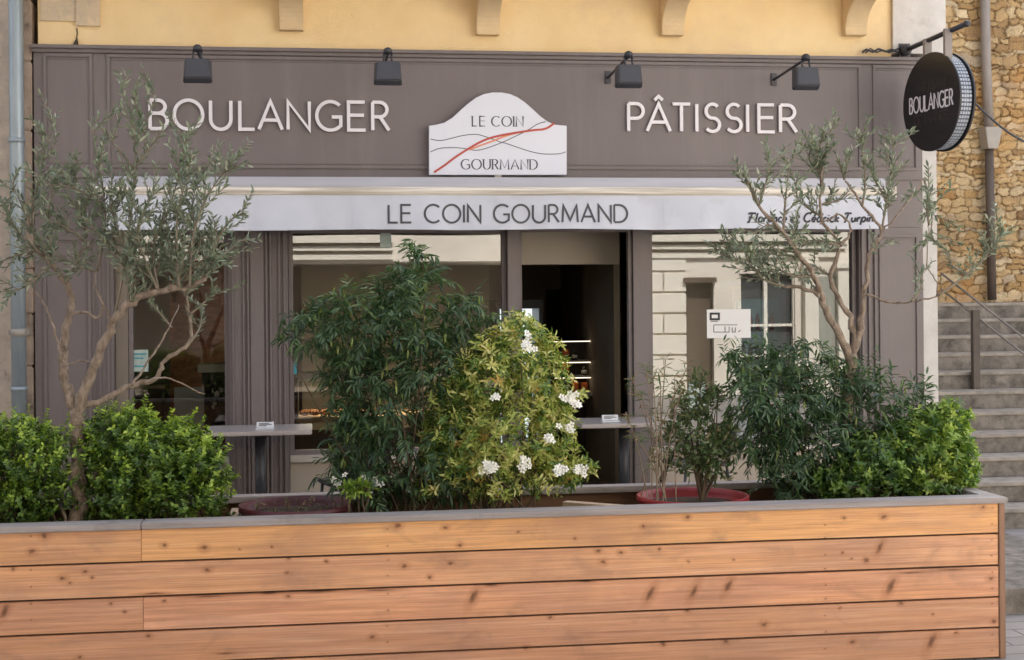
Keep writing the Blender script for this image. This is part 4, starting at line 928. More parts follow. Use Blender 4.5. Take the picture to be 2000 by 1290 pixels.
shoots = [([(1532, 560), (1450, 515), (1385, 490)], OYR, .1, 18, .0), ([(1562, 502), (1500, 495), (1440, 478)], OYR - .1, .1, 18, .1), ([(1532, 560), (1490, 545), (1455, 500)], OYR, -.1, 18, 0), ([(1590, 540), (1550, 540), (1510, 520)], OYR - .1, 0, 20, 0), ([(1530, 452), (1500, 440), (1470, 460)], OYR - .15, 0, 16, 0), ([(1482, 402), (1470, 370), (1450, 335)], OYR - .2, 0, 14, 0), ([(1482, 402), (1500, 340), (1500, 290)], OYR - .2, .05, 10, 0), ([(1530, 452), (1535, 380), (1545, 310)], OYR - .15, .05, 10, .2),
 ([(1606, 380), (1600, 310), (1606, 256)], OYR + .2, 0, 26, 0), ([(1606, 342), (1580, 310), (1590, 275)], OYR + .2, 0, 16, 0), ([(1602, 422), (1560, 390), (1555, 350)], OYR + .15, .05, 18, 0), ([(1640, 482), (1600, 470), (1560, 480)], OYR + .1, -.1, 18, 0), ([(1650, 352), (1640, 320), (1632, 300)], OYR + .1, 0, 12, 0), ([(1684, 402), (1690, 350), (1680, 270)], OYR + .1, 0, 9, .1), ([(1722, 452), (1735, 370), (1748, 268)], OYR + .1, .05, 18, .15), ([(1735, 400), (1710, 350), (1705, 310)], OYR + .1, .05, 12, 0),
 ([(1697, 500), (1720, 480), (1745, 470)], OYR + .05, 0, 8, 0), ([(1805, 350), (1820, 420), (1815, 470)], OYR + .2, 0, 14, 0), ([(1815, 440), (1810, 400), (1822, 370)], OYR - .2, 0, 16, 0), ([(1832, 578), (1890, 535), (1925, 500), (1948, 430)], OYR - .2, -.1, 12, .25), ([(1925, 500), (1950, 470), (1962, 450)], OYR - .25, 0, 16, 0), ([(1890, 535), (1860, 520), (1850, 490)], OYR - .22, 0, 12, 0), ([(1780, 590), (1800, 560), (1795, 530)], OYR - .15, 0, 8, 0), ([(1622, 540), (1590, 520), (1570, 530)], OYR + .1, 0, 14, 0), ([(1562, 502), (1545, 470), (1555, 440)], OYR - .1, 0, 16, 0), ([(1606, 400), (1640, 390), (1660, 370)], OYR + .2, 0, 14, 0)]
olive('sparse olive tree with one slim trunk rising out of a dark shrub', P(1650, 1000, OYR), limbs, shoots)
# ---- shrubs: shoots carrying leaf sprays, spread through a set of overlapping mounds
def mound_points(blobs, n, Y, dep, shell=.55):
    A = np.array([b[2] * b[3] for b in blobs], float); A /= A.sum(); out = []
    for _ in range(n):
        k = rng.choice(len(blobs), p=A); b = blobs[k]; d = unit(rv()); r = (shell + (1 - shell) * rng.random()) if rng.random() < .8 else rng.random() ** .5
        yo = b[4] if len(b) > 4 else 0
        yy = Y + yo + d[1] * r * dep * min(1.0, b[2] / 90); c = P(b[0] + d[0] * r * b[2], b[1] - d[2] * r * b[3], yy)
        out.append((np.array(c), d, r))
    return out
def stems(name, base, pts, r, mat_, parent, n, spread=.1):
    m = MB()
    for i in range(n):
        c = pts[rng.integers(len(pts))][0]; b = np.array(base) + np.array((rng.normal(0, spread), rng.normal(0, min(.04, spread)), 0)); mid = (b + c) / 2 + np.array((0, 0, .05)) + rv(.02)
        q = smooth([tuple(b), tuple(mid), tuple(c)], 5); k = len(q); m.tube([Vector(v) for v in q], [r * (1 - .75 * j / (k - 1)) for j in range(k)], 5)
    return m.build(name, mat_, parent)
def shrub(kind, label, cat, base, blobs, n, Y, dep, leafkey, spray, nstem=14, spread=.12, group=None, shell=.55):
    t = thing(kind, base, label, cat, group); pts = mound_points(blobs, n, Y, dep, shell); lv = Leaves()
    for c, d, r in pts: spray(lv, c, d, r)
    stems('stems', base, pts, .007, MT['stem'], t, nstem, spread); lv.build('foliage', MT[leafkey], t)
    return t
def sp_box(lv, c, d, r):
    c = c + rv(.014) + (d * rng.uniform(.02, .06) if rng.random() < .10 else 0) - np.array((0, 0, .05))
    if d[2] < -.25 and rng.random() < .45: return
    ax = unit(d * .6 + UPV * .9 + rv(.35)); q = np.array(c); b0 = .36 + .14 * math.sin(c[0] * 23 + c[2] * 9) * math.cos(c[2] * 27 + c[0] * 5); toplit_growth = (.62 if rng.random() < .32 + .65 * max(0, d[2]) else 0) if d[2] > -.1 else 0; b0 -= .06  # new growth tips, more on mound tops: light from above put into colour
    for j in range(rng.integers(4, 10 if toplit_growth and rng.random() < .3 else 7)):
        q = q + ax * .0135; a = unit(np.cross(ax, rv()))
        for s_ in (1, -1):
            lv.add(q, unit(a * s_ + ax * .6 + rv(.15)), unit(ax + rv(.4)), rng.uniform(.019, .032), rng.uniform(.012, .019), rng.normal(b0 + toplit_growth * (j / 6), .15))
def sp_dark(lv, c, d, r):
    ax = unit(d * .7 + UPV * .3 + rv(.4)); k = rng.integers(7, 12); new = rng.random() < .12
    if new: ax = unit(UPV + rv(.15))
    e1 = unit(np.cross(ax, UPV + rv(.4))); b0 = rng.normal(.46, .15); q = np.array(c) - ax * .05
    if new:
        e2 = np.cross(ax, e1)
        for j in range(5):
            out = e1 * math.cos(j * 1.3) + e2 * math.sin(j * 1.3); lv.add(q, unit(ax + out * .2), out, rng.uniform(.04, .065), .008, rng.uniform(.92, 1))
        return
    for j in range(k):
        ax = unit(ax - UPV * .09 + rv(.06)); q = q + ax * .0115; sd_ = 1 if j % 2 else -1
        if j == k - 1: sd_ = 0
        lv.add(q, unit(ax * .75 + e1 * sd_ * rng.uniform(.6, 1) - UPV * rng.uniform(.05, .45) + rv(.12)), unit(UPV + d * .4 + rv(.35)), rng.uniform(.04, .075), rng.uniform(.011, .017), np.clip(rng.normal(b0, .17), 0, .88))
def sp_vari(lv, c, d, r):
    ax = unit(d * .6 + UPV * .5 + rv(.4)); k = rng.integers(6, 10); b = rng.normal(.22, .1) if rng.random() < .27 else rng.normal(.66, .15); e1 = unit(np.cross(ax, rv())); e2 = np.cross(ax, e1); a0 = rng.uniform(0, 6.28)
    if c[0] < X(905, -4.1, 850) and rng.random() < .35: b = rng.normal(.16, .08)
    if rng.random() < .02: b = 1.05
    for j in range(k):
        a = a0 + j * 2.4; out = e1 * math.cos(a) + e2 * math.sin(a)
        lv.add(c + ax * .006 * j, unit(out + ax * rng.uniform(.1, .8)), unit(ax + rv(.4)), rng.uniform(.026, .052), rng.uniform(.011, .018), np.clip(b + rng.normal(0, .14), 0, .93 if b < 1 else 1))
def sp_bright(lv, c, d, r):
    ax = unit(d * .6 + UPV * .6 + rv(.4)); k = rng.integers(6, 11); b = rng.normal(.38, .15) + (.35 if c[0] > X(1770, Y_R, 850) and rng.random() < .6 else 0); e1 = unit(np.cross(ax, rv())); e2 = np.cross(ax, e1); a0 = rng.uniform(0, 6.28)
    for j in range(k):
        a = a0 + j * 2.4; out = e1 * math.cos(a) + e2 * math.sin(a)
        lv.add(c + ax * .005 * j, unit(out + ax * rng.uniform(.1, .8)), unit(ax + rv(.4)), rng.uniform(.026, .042), rng.uniform(.014, .02), b + rng.normal(0, .12))
Y_R = -4.08
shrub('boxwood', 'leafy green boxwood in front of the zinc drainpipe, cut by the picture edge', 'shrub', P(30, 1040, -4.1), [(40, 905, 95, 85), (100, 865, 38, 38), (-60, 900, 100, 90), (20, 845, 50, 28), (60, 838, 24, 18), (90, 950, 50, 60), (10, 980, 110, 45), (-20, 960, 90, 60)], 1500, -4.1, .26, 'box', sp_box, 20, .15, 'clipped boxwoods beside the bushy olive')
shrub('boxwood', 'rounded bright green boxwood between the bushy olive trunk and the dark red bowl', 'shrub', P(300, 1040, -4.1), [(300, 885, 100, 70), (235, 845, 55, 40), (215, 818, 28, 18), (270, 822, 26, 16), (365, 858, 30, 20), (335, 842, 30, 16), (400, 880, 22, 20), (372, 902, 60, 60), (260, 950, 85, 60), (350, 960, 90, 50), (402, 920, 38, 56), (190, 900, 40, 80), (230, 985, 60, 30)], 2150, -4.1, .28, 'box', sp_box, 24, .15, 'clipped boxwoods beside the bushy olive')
dk = [(730, 640, 120, 80), (625, 640, 70, 40), (700, 600, 60, 45), (820, 610, 100, 90), (812, 530, 42, 55), (900, 610, 50, 50), (760, 780, 105, 120), (850, 720, 90, 110), (710, 740, 60, 80), (820, 890, 110, 90), (760, 940, 80, 45), (590, 660, 45, 30), (820, 495, 22, 25), (770, 580, 50, 45), (690, 690, 60, 50), (880, 800, 70, 100), (545, 640, 18, 14), (660, 570, 22, 20), (930, 585, 24, 18), (745, 560, 26, 20), (800, 470, 14, 14), (850, 515, 14, 18), (680, 800, 22, 30), (640, 600, 22, 16), (870, 580, 24, 20), (690, 870, 50, 70), (680, 800, 40, 50), (720, 945, 65, 40), (880, 930, 60, 50), (575, 620, 24, 16), (610, 600, 20, 18), (960, 620, 22, 22), (935, 660, 30, 36), (900, 690, 46, 46), (650, 720, 26, 26), (655, 900, 26, 40), (770, 520, 18, 20)]
shrub('evergreen_shrub', 'tall dark green shrub with narrow leaflets in the middle of the planter', 'shrub', P(790, 1040, -4.05), dk, 1280, -4.05, .30, 'darkleaf', sp_dark, 30, .1)
vb = [(1020, 690, 62, 60), (965, 745, 75, 75), (1060, 750, 52, 80), (1080, 850, 50, 70), (900, 860, 55, 70), (1000, 860, 100, 90), (970, 930, 100, 50), (950, 690, 40, 45), (1090, 900, 45, 40), (1085, 800, 35, 40), (1020, 640, 25, 25), (900, 930, 60, 45), (1050, 930, 70, 40), (1020, 625, 16, 18), (985, 660, 24, 26), (1070, 680, 22, 24), (1125, 780, 16, 14), (1120, 840, 16, 16), (1140, 915, 22, 14), (855, 840, 24, 30), (850, 900, 22, 26), (870, 800, 40, 50), (895, 790, 36, 50), (865, 880, 40, 60), (840, 950, 26, 20), (905, 740, 34, 40), (1110, 930, 40, 26)]
vs = shrub('variegated_shrub', 'yellow variegated shrub with white flowers beside the tall dark shrub', 'shrub', P(985, 1040, -4.15), vb, 1700, -4.15, .24, 'vari', sp_vari, 24, .1)
def flowers(parent, px_, py_, Y, nf, spread, name='flower_cluster'):
    m = MB(); c0 = np.array(P(px_, py_, Y))
    for _ in range(nf):
        c = c0 + rv(spread) * np.array((1, .5, .8)); ax = unit(np.array((rng.normal(0, .5), -1, .5 + rng.normal(0, .4)))); e1 = unit(np.cross(ax, rv())); e2 = np.cross(ax, e1); a0 = rng.uniform(0, 6)
        for k in range(5):
            a = a0 + k * 1.2566; o_ = e1 * math.cos(a) + e2 * math.sin(a); s_ = np.cross(ax, o_); b = len(m.v)
            for al, wd, up_ in ((.002, 0, 0), (.012, .007, .003), (.021, .0, .001), (.012, -.007, .003)): m.v.append(tuple(c + o_ * al + s_ * wd + ax * up_))
            m.face([b, b + 1, b + 2, b + 3])
    return m.build(name, MT['petal'], parent)
for a, b, n_, sp_ in ((1034, 672, 11, .02), (957, 917, 12, .022), (1022, 903, 9, .02), (1096, 917, 9, .018), (1138, 917, 8, .018), (1116, 780, 10, .022), (1109, 836, 9, .02), (1075, 855, 5, .012), (1125, 790, 5, .012), (970, 775, 4, .012), (960, 908, 5, .015)): flowers(vs, a, b, -4.38 if 900 < a < 1100 else -4.28, n_, sp_)
rd = [(1540, 790, 95, 85), (1490, 770, 70, 70), (1545, 710, 50, 42), (1450, 720, 40, 35), (1680, 780, 70, 50), (1755, 785, 60, 45), (1610, 870, 120, 80), (1550, 890, 85, 65), (1690, 860, 80, 60), (1480, 850, 55, 60), (1610, 760, 60, 60), (1590, 680, 35, 25), (1700, 730, 40, 30), (1540, 950, 70, 30), (1430, 690, 22, 18), (1500, 680, 24, 18), (1640, 710, 24, 20), (1790, 760, 26, 20), (1425, 790, 22, 24), (1550, 665, 18, 14)]
shrub('evergreen_shrub', 'dark green shrub around the trunk of the sparse olive tree', 'shrub', P(1600, 1030, -4.0), rd, 980, -4.0, .28, 'darkleaf', sp_dark, 28, .12)
rb = [(1835, 870, 62, 75), (1730, 910, 95, 50), (1862, 910, 48, 58), (1650, 940, 80, 32), (1855, 820, 42, 35), (1795, 850, 48, 45), (1700, 950, 110, 25), (1830, 945, 75, 32), (1690, 890, 50, 40), (1760, 870, 50, 40)]
shrub('pittosporum_shrub', 'bright yellow-green leafy shrub at the planter corner nearest the stone steps', 'shrub', P(1780, 1010, Y_R), rb, 1900, Y_R, .24, 'bright', sp_bright, 22, .16)
def sp_small(lv, c, d, r):
    ax = unit(d + UPV * .5 + rv(.3))
    for j in range(6): lv.add(c, unit(ax + rv(.7)), unit(UPV + rv(.4)), rng.uniform(.03, .05), rng.uniform(.014, .02), rng.normal(.7, .15))
sw = shrub('young_plant', 'small bright green seedling with white flowers at the foot of the tall dark shrub', 'plant', P(700, 1010, -4.2), [(700, 955, 32, 18), (680, 965, 18, 10)], 34, -4.25, .08, 'bright', sp_small, 6, .04)
for a, b in ((665, 940), (742, 942), (710, 938)): flowers(sw, a, b, -4.2, 4, .015)
# ---- red bowls
def bowl(name, label, px0, px1, Y, zr, mt):
    a, b = P(px0, 955, Y), P(px1, 955, Y); R_ = min(.303, (b.x - a.x) / 2); c = ((a.x + b.x) / 2, Y, zr); t = thing(name, (c[0], Y, zr - .24), label, 'plant pot', 'red bowl pots sunk in the planter')
    prof = [(R_ * .55, -.24), (R_ * .66, -.23), (R_ * .9, -.09), (R_ * .96, -.035), (R_ * 1.0, -.03), (R_ * 1.0, 0), (R_ * .955, 0), (R_ * .93, -.03), (R_ * .90, -.06)]
    m = MB(); m.lathe(prof, c, 48); m.build('bowl', mt, t)
    m = MB(); m.lathe([(R_ * .895, -.05), (R_ * .5, -.035), (.02, -.03)], c, 32); m.build('soil', MT['soil'], t)
    return c, R_, t
cl_, Rl, pot1 = bowl('plant_pot', 'dark red bowl pot of soil with thin sprigs', 465, 690, -4.057, .735, MT['darkred'])
cr_, Rr, pot2 = bowl('plant_pot', 'bright red bowl pot holding the thin tan canes', 1240, 1464, -4.057, .722, MT['red'])
t = thing('sprig_plant', (cl_[0], cl_[1], cl_[2] - .04), 'wispy reddish sprigs growing in the dark red bowl', 'plant'); m = MB(); lv = Leaves(); rb_ = []
for i in range(26):
    b = np.array(cl_) + np.array((rng.uniform(-.8, .8) * Rl, rng.uniform(-.5, .3) * Rl, -.045)); q = [b]; d = unit(UPV + rv(.45))
    for j in range(4):
        d = unit(d + rv(.25)); q.append(q[-1] + d * .018); lv.add(q[-1], unit(d + rv(.8)), UPV + rv(.5), rng.uniform(.014, .028), .009, rng.uniform(.3, 1))
    m.tube([Vector(v) for v in q], .0018, 4); rb_.append(b)
rb_.sort(key=lambda v: v[0]); m.tube([Vector(v) for v in rb_], .003, 5)
m.build('stems', MT['stem'], t); lv.build('foliage', MT['nandina'], t)
t = thing('cane_plant', (cr_[0] - .1, cr_[1], cr_[2] - .04), 'thin tan canes with sparse narrow leaves in the bright red bowl', 'plant'); m = MB(); lv = Leaves()
for tops in ((1236, 742), (1226, 812), (1262, 716), (1275, 728), (1300, 702), (1318, 735), (1345, 712), (1330, 760), (1252, 770), (1290, 745), (1240, 850), (1282, 800)):
    a = np.array((X(1283 + rng.normal(0, 14), cr_[1], 948), cr_[1] - .03 + rng.normal(0, .04), cr_[2] - .05)); b = np.array(P(tops[0], tops[1], cr_[1] + rng.normal(0, .08)))
    q = smooth([tuple(a), tuple((a * .55 + b * .45) + np.array((rng.normal(0, .012), 0, .05))), tuple(b)], 6); k = len(q); m.tube([Vector(v) for v in q], [.0042 - .002 * j / k for j in range(k)], 5)
    for j in range(k // 3, k):
        if rng.random() < .92 or j > k - 3:
            for s_ in range(2 if j < k - 3 else 6): lv.add(np.array(q[j]), unit(np.array((rng.normal(0, 1), rng.normal(0, .6), rng.normal(.2, .4)))), UPV + rv(.4), rng.uniform(.035, .075), rng.uniform(.006, .010), rng.uniform(.25, .95))
m.build('canes', MT['cane'], t); lv.build('foliage', MT['nandina'], t)
def sp_nan(lv, c, d, r):
    ax = unit(d * .4 + UPV * .5 + rv(.5))
    for j in range(6): lv.add(c + rv(.012), unit(ax + rv(.8)), UPV + rv(.5), rng.uniform(.03, .055), rng.uniform(.012, .018), rng.normal(.36, .2))
shrub('nandina_plant', 'loose small-leaved green plant beside the canes in the bright red bowl', 'plant', Vector((X(1370, cr_[1], 950), cr_[1], cr_[2] - .05)), [(1375, 860, 42, 55), (1345, 800, 38, 45), (1400, 910, 35, 40), (1350, 890, 45, 45), (1380, 800, 25, 40), (1365, 750, 28, 30), (1330, 850, 35, 50), (1415, 860, 28, 40), (1340, 760, 22, 26), (1395, 770, 24, 24)], 330, cr_[1], .22, 'nandina', sp_nan, 18, .004, shell=.3)
m = MB(); a, b = P(1287, 945, cr_[1] + .05), P(1322, 872, cr_[1] + .05); m.tube([a, b], .011, 8); m.tube([b, b + (b - a) * .1], .014, 8)
tag(m.build('garden_stake', MT['black'], origin=a), 'short black stake leaning in the bright red bowl', 'stake')
TZ = .03
tag(MB().box(-2.6, 5.0, -3.55, -.06, GZ, TZ).build('terrace', MT['concrete']), kind='structure')
# ------------------------------------------------------------------ terrace tables and chairs
def table(loc):
    t = thing('bistro_table', loc, 'x', 'table', 'bistro tables in front of the shop windows'); x, y, z = loc; ht = .765
    m = MB(); m.box(x - .40, x + .40, y - .29, y + .29, z + ht - .032, z + ht); m.build('table_top', MT['greytable'], t, bevel=.006)
    m = MB(); m.tube([(x, y, z + .02), (x, y, z + ht - .06)], .042, 16); m.build('pedestal', MT['black'], t)
    m = MB(); m.lathe([(.05, 0), (.10, .02), (.155, .03), (.16, .036)], (x, y, z + ht - .07), 20); m.box(x - .26, x + .26, y - .02, y + .02, z + ht - .046, z + ht - .033); m.build('mount_plate', MT['black'], t)
    m = MB(); m.lathe([(.24, 0), (.24, .012), (.20, .022), (.06, .032), (.045, .06)], (x, y, z), 28); m.build('base', MT['black'], t)
    return t
TY = -.40
tb = table((X(508, TY, 840), TY, TZ + .001)); tb['label'] = 'pale-topped bistro table with black pedestal in front of the wide brown pilaster'
t2 = copy_tree(tb); t2.location.x = X(1218, TY, 840); t2['label'] = 'pale-topped bistro table in front of the shop door, partly behind the canes'
for px_, lb in ((518, 'clear card holder on the left bistro table'), (1192, 'clear card holder on the right bistro table by the door')):
    xx = X(px_, TY - .1, 830); zt_ = TZ + .001 + .765; t = thing('card_holder', (xx, TY - .1, zt_ + .001), lb, 'card holder', 'card holders on the bistro tables')
    m = MB(); m.box(xx - .07, xx + .07, TY - .14, TY - .06, zt_ + .001, zt_ + .012); m.build('base', MT['card'], t)
    m = MB(); R = Matrix.Rotation(math.radians(-14), 3, 'X'); p = Vector((xx, TY - .1, zt_ + .013)); m.box(xx - .065, xx + .065, TY - .102, TY - .098, zt_ + .013, zt_ + .055, R, p); cd_ = m.build('card', MT['card'], t); m = MB(); strokes_mesh(m, [[(xx - .05, zt_ + a_), (xx + b_, zt_ + a_)] for a_, b_ in ((.044, .03), (.034, .05), (.025, .01))], lambda u, v, d: p + R @ (Vector((u, TY - .1028 - d, v)) - p), .005, .0006); m.build('printed_lines', MT['ink'], cd_)
def chair(loc, rz, label):
    t = thing('terrace_chair', loc, label, 'chair', 'black terrace chairs'); M3 = Matrix.Rotation(rz, 3, 'Z')
    def tr_(p): return tuple(M3 @ Vector(p) + Vector(loc))
    m = MB(); m.prism([(-.21, .44), (.21, .44), (.20, .47), (-.20, .47)], 'y', -.21, .21); m.v = [tr_(p) for p in m.v]; m.build('seat', MT['chair'], t, bevel=.008)
    m = MB(); m.prism([(.19, .50), (.27, .735), (.245, .745), (.165, .505)], 'y', -.2, .2); m.v = [tr_(p) for p in m.v]; m.build('backrest', MT['chair'], t, bevel=.008)
    for sx_ in (-1, 1):
        for sy_ in (-1, 1):
            m = MB(); m.tube([(sx_ * .17, sy_ * .18, .445), (sx_ * .23, sy_ * .21, 0)], .012, 8)
            if sx_ > 0: m.tube([(.17, sy_ * .18, .445), (.215, sy_ * .18, .56)], .012, 8)
            m.v = [tr_(p) for p in m.v]; m.build('leg', MT['black'], t)
    return t
chair((X(690, -1.35, 900), -1.35, TZ + .001), math.radians(-75), 'black chair half hidden behind the tall dark shrub')
chair((X(1360, -.75, 900), -.75, TZ + .001), math.radians(10), 'black chair behind the tan canes, beside the bistro table at the door')
# ------------------------------------------------------------------ things on and behind the glass
def onglass(name, label, cat, q, mt, deco=None):
    (x0, y0, x1, y1) = q; a, b = P(x0, y0, .09), P(x1, y1, .09); m = MB(); m.box(a.x, b.x, .085, .088, b.z, a.z)
    o = m.build(name, mt, origin=((a.x + b.x) / 2, .088, b.z)); return tag(o, label, cat)
nt_ = onglass('paper_notice', 'white paper notice with a dark square stuck on the right window', 'notice', (1380, 605, 1466, 660), MT['paper'])
def gplace(u, v, d): return (u, .0845 - d, v)
m = MB(); a = [(P(x, y, .085).x, P(x, y, .085).z) for x, y in ((1388, 613), (1404, 613), (1404, 624), (1388, 624), (1388, 613))]; strokes_mesh(m, [a], gplace, .018, .001); m.build('printed_square', MT['inkdark'], nt_)
m = MB(); ln = []
for pp in (((1394, 635), (1440, 635)), ((1394, 635), (1394, 649)), ((1394, 649), (1424, 649), (1424, 638)), ((1416, 638), (1416, 648)), ((1430, 640), (1430, 649), (1436, 649), (1436, 640)), ((1388, 628), (1402, 628)), ((1442, 649), (1446, 645))): ln.append([(P(x, y, .085).x, P(x, y, .085).z) for x, y in pp])
strokes_mesh(m, ln, gplace, .006, .001); m.build('printed_sketch', MT['ink'], nt_)
np_ = onglass('paper_sign', 'pale green printed paper stuck low on the left window', 'notice', (247, 684, 290, 726), MT['greenpaper'])
m = MB(); strokes_mesh(m, [[(P(x0, y, .085).x, P(x0, y, .085).z), (P(x1, y, .085).x, P(x1, y, .085).z)] for x0, x1, y in ((252, 285, 692), (252, 280, 700), (252, 286, 716))], gplace, .012, .001); m.build('printed_lines', MT['tealsticker'], np_)
onglass('blue_sticker', 'small blue sticker at the edge of the middle window', 'sticker', (566, 706, 580, 731), MT['tealsticker'])
onglass('teal_poster', 'pale teal poster low on the right window behind the canes', 'poster', (1345, 748, 1377, 800), MT['greenpaper'])
onglass('ceiling_tag', 'small white label with dark print under the awning', 'label', (742, 452, 764, 484), MT['greenpaper'])
def inside(name, loc, label, cat, group=None): return thing(name, loc, label, cat, group)
# pastry counter seen at the left of the middle window
Yc = .95; dc = inside('pastry_counter', (X(640, Yc), Yc + .3, GZ + .02), 'lit pastry counter behind the middle window', 'counter')
x0, x1 = X(575, Yc), X(900, Yc); zs = Z(600, 815, Yc); zq = Z(600, 735, Yc)
m = MB(); m.box(x0, x1, Yc + .04, Yc + .6, GZ + .021, zs - .17); m.build('body', MT['darkopen'], dc); m = MB(); m.box(x0, x1, Yc - .02, Yc + .62, zs - .05, zs); m.build('shelf', MT['lightwood'], dc); m = MB(); m.box(x0, x1, Yc + .1, Yc + .62, zq - .02, zq + .01); m.build('upper_shelf', MT['whitepaint'], dc)
m = MB(); m.box(x0, x1, Yc + .08, Yc + .099, zq - .05, zq + .01); m.build('shelf_lip', MT['whitepaint'], dc)
m = MB(); m.box(x0 + .02, x1 - .035, Yc + .18, Yc + .22, zq - .04, zq - .024); m.build('lamp', MT['displaylight'], dc)
m = MB(); m.box(x1 - .03, x1, Yc, Yc + .62, zs, zq - .021); m.box(x0, x0 + .02, Yc, Yc + .62, zs, zq - .021); m.build('side_panel', MT['darkopen'], dc)
pg = random.Random(4)
for i in range(16):
    xx = x0 + .08 + (i % 8) * .085 + pg.uniform(-.01, .01); yy = Yc + .1 + (i // 8) * .16; m = MB(); m.ball((xx, yy, zs + .026), (.05, .03, .022), 9, 6)
    for k in range(3): m.ball((xx - .026 + .026 * k, yy - .004, zs + .03), (.012, .028 + .006 * (k == 1), .02), 8, 5)
    tag(m.build('croissant', MT['pastry'], origin=(xx, yy, zs + .001)), 'golden brown croissant lying on the lit pastry counter', 'pastry', 'croissants on the lit pastry counter')
# drinks fridge at the back
def fridge(name, label, q, Y, d, lit, rows, framemat):
    a, b = P(q[0], q[1], Y), P(q[2], q[3], Y); t = inside(name, ((a.x + b.x) / 2, Y + d / 2, GZ + .021), label, 'fridge', 'glass-door fridges inside the shop'); w_ = .045; zb_ = GZ + .021
    m = MB(); m.box(a.x, b.x, Y + d - .04, Y + d, zb_, a.z); m.box(a.x, a.x + w_, Y, Y + d - .041, zb_, a.z); m.box(b.x - w_, b.x, Y, Y + d - .041, zb_, a.z); m.box(a.x + w_, b.x - w_, Y, Y + d - .041, a.z - .09, a.z); m.box(a.x + w_, b.x - w_, Y, Y + d - .041, zb_, zb_ + .3); m.build('cabinet', framemat, t)
    m = MB(); m.box(a.x + w_ + .002, b.x - w_ - .002, Y + d - .06, Y + d - .042, zb_ + .31, a.z - .1); m.build('lit_back', lit, t)
    m = MB(); m.box(a.x + w_ + .004, a.x + w_ + .03, Y + .01, Y + .03, zb_ + .31, a.z - .1); m.build('lamp', lit, t)
    zz = a.z - .1
    for k in range(rows):
        z_ = zb_ + .32 + k * (a.z - .45 - zb_) / rows; m = MB(); m.box(a.x + w_ + .001, b.x - w_ - .001, Y + .05, Y + d - .062, z_, z_ + .012); m.build('shelf', MT['whitepaint'], t)
        m = MB(); n_ = int((b.x - a.x - .12) / .075)
        for i in range(n_):
            xx = a.x + .085 + i * .075
            if pg.random() < .8: m.lathe([(.026, 0), (.026, .11), (.011, .15), (.011, .17)], (xx, Y + .12, z_ + .013), 8)
        m.build('bottles', [MT['bottle'], MT['orange'], MT['tealsticker']][k % 3], t)
    return t
fridge('drinks_fridge', 'lit glass-door drinks fridge at the back of the shop', (968, 587, 1062, 760), 3.6, .55, MT['fridgelight'], 4, MT['black'])
fridge('drinks_fridge', 'white-framed glass fridge behind the right window', (1428, 566, 1538, 900), 2.35, .55, mat('cool_fridge_back', (.20, .28, .28), (.14, .21, .21), 3, .4, emit=.08), 5, MT['whitepaint'])
# shelf of goods by the inner door
Ys = 3.2; a, b = P(1078, 668, Ys), P(1168, 768, Ys); gs = inside('goods_shelf', ((a.x + b.x) / 2, Ys + .15, GZ + .021), 'dark shelf of orange packets and bottles by the inner doorway', 'shelf')
m = MB(); m.box(a.x, b.x, Ys + .3, Ys + .33, GZ + .021, a.z); m.box(a.x - .02, a.x, Ys, Ys + .33, GZ + .021, a.z); m.box(b.x, b.x + .02, Ys, Ys + .33, GZ + .021, a.z); m.build('carcass', MT['darkopen'], gs)
m = MB(); m.box(a.x - .03, b.x + .03, Ys - .08, Ys + .299, b.z - .025, b.z + .01); m.build('counter_top', MT['whitepaint'], gs)
zr_ = [b.z + .012, Z(1120, 735, Ys), Z(1120, 705, Ys)]
m = MB()
for z_ in zr_[1:]: m.box(a.x + .001, b.x - .001, Ys, Ys + .299, z_ - .015, z_)
m.build('shelf', MT['greyboard'], gs)
for z_ in (zr_[1], zr_[2], a.z + .02): MB().box(a.x + .03, b.x - .03, Ys + .012, Ys + .026, z_ - .024, z_ - .016).build('lamp', MT['shelflight'], gs)
for k, z_ in enumerate(zr_):
    for i in range(5):
        xx = a.x + .06 + i * .1; hh = pg.uniform(.09, .14)
        if xx > b.x - .04 or pg.random() < .15: continue
        if (i + k) % 3 == 1:
            m = MB(); m.lathe([(.03, 0), (.03, hh * .7), (.012, hh * .9), (.012, hh)], (xx, Ys + .1, z_ + .001), 10); o = m.build('bottle', MT['bottle'], origin=(xx, Ys + .1, z_ + .001)); m = MB(); m.lathe([(.031, hh * .2), (.031, hh * .55)], (xx, Ys + .1, z_ + .001), 10); m.build('bottle_label', MT['paper'], o)
            tag(o, 'dark bottle with a white label on the goods shelf', 'bottle', 'bottles on the goods shelf')
        else:
            m = MB(); m.box(xx - .036, xx + .036, Ys + .07, Ys + .14, z_ + .001, z_ + hh); tag(m.build('packet', MT['orange'], origin=(xx, Ys + .1, z_ + .001), bevel=.008), 'orange packet standing on the goods shelf', 'packet', 'orange packets on the goods shelf')
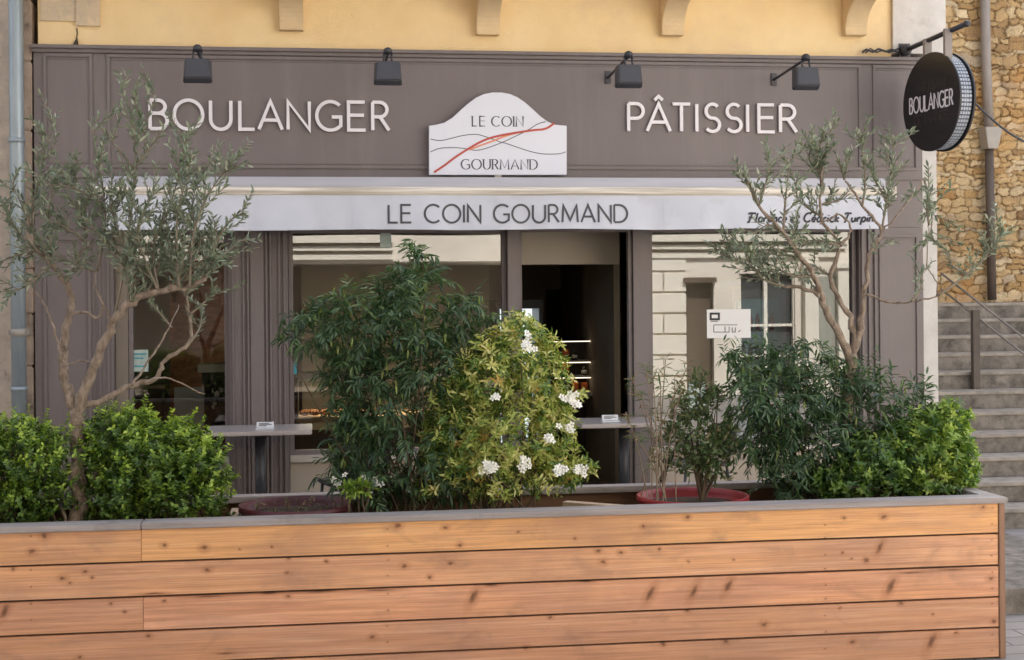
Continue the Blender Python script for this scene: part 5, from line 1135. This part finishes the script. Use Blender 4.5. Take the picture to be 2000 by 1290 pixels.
# left window display
Yd = .8; a, b = P(386, 713, Yd), P(460, 727, Yd); t = inside('display_stand', (a.x + .2, Yd + .2, GZ + .021), 'white-topped dark display stand behind the left window', 'stand')
m = MB(); m.box(a.x, b.x, Yd, Yd + .4, b.z, a.z); m.build('top', MT['whitepaint'], t); m = MB(); m.box(a.x + .03, b.x - .02, Yd + .05, Yd + .38, GZ + .021, b.z - .001); m.build('body', MT['darkopen'], t)
a, b = P(338, 757, .26), P(398, 870, .26); m = MB(); R = Matrix.Rotation(math.radians(-6), 3, 'X'); m.box(a.x, b.x, .26, .28, .30, a.z, R, Vector((a.x, .26, .3))); m.box((a.x + b.x) / 2 - .015, (a.x + b.x) / 2 + .015, .32, .35, GZ + .021, a.z - .05); m.box(a.x + .02, b.x - .02, .24, .42, GZ + .021, GZ + .05)
tag(m.build('board_stand', MT['greyboard'], origin=((a.x + b.x) / 2, .33, GZ + .021)), 'plain grey standing board behind the left window', 'board')
a, b = P(252, 756, .7), P(322, 759, .7); t = inside('wall_shelf', ((a.x + b.x) / 2, .8, b.z), 'thin pale shelf on dark legs behind the left window', 'shelf'); m = MB(); m.box(a.x, b.x, .7, .95, b.z, a.z + .006); m.build('board', MT['lightwood'], t); m = MB()
for q in (a.x + .02, b.x - .02): m.box(q - .01, q + .01, .8, .84, GZ + .021, b.z - .001)
m.build('leg', MT['darkopen'], t)
tag(shrub('potted_display_plant', 'dark leafy bouquet with white flowers behind the left window', 'plant', P(425, 800, .62), [(425, 765, 30, 28), (440, 745, 20, 14), (410, 780, 18, 15)], 40, .62, .1, 'darkleaf', sp_small, 6, .03))
for ob in [o for o in bpy.data.objects if o.name.startswith('potted_display_plant')]:
    m = MB(); p = ob.location; m.lathe([(.05, -.12), (.07, -.0), (.075, .02), (.06, .02)], (p.x, p.y, p.z), 16); m.box(p.x - .12, p.x + .12, p.y - .1, p.y + .1, GZ + .021, p.z - .121); m.build('pot', MT['darkopen'], ob)
    for a_, b_ in ((425, 770), (433, 762), (418, 790)): flowers(ob, a_, b_, .52, 3, .012)
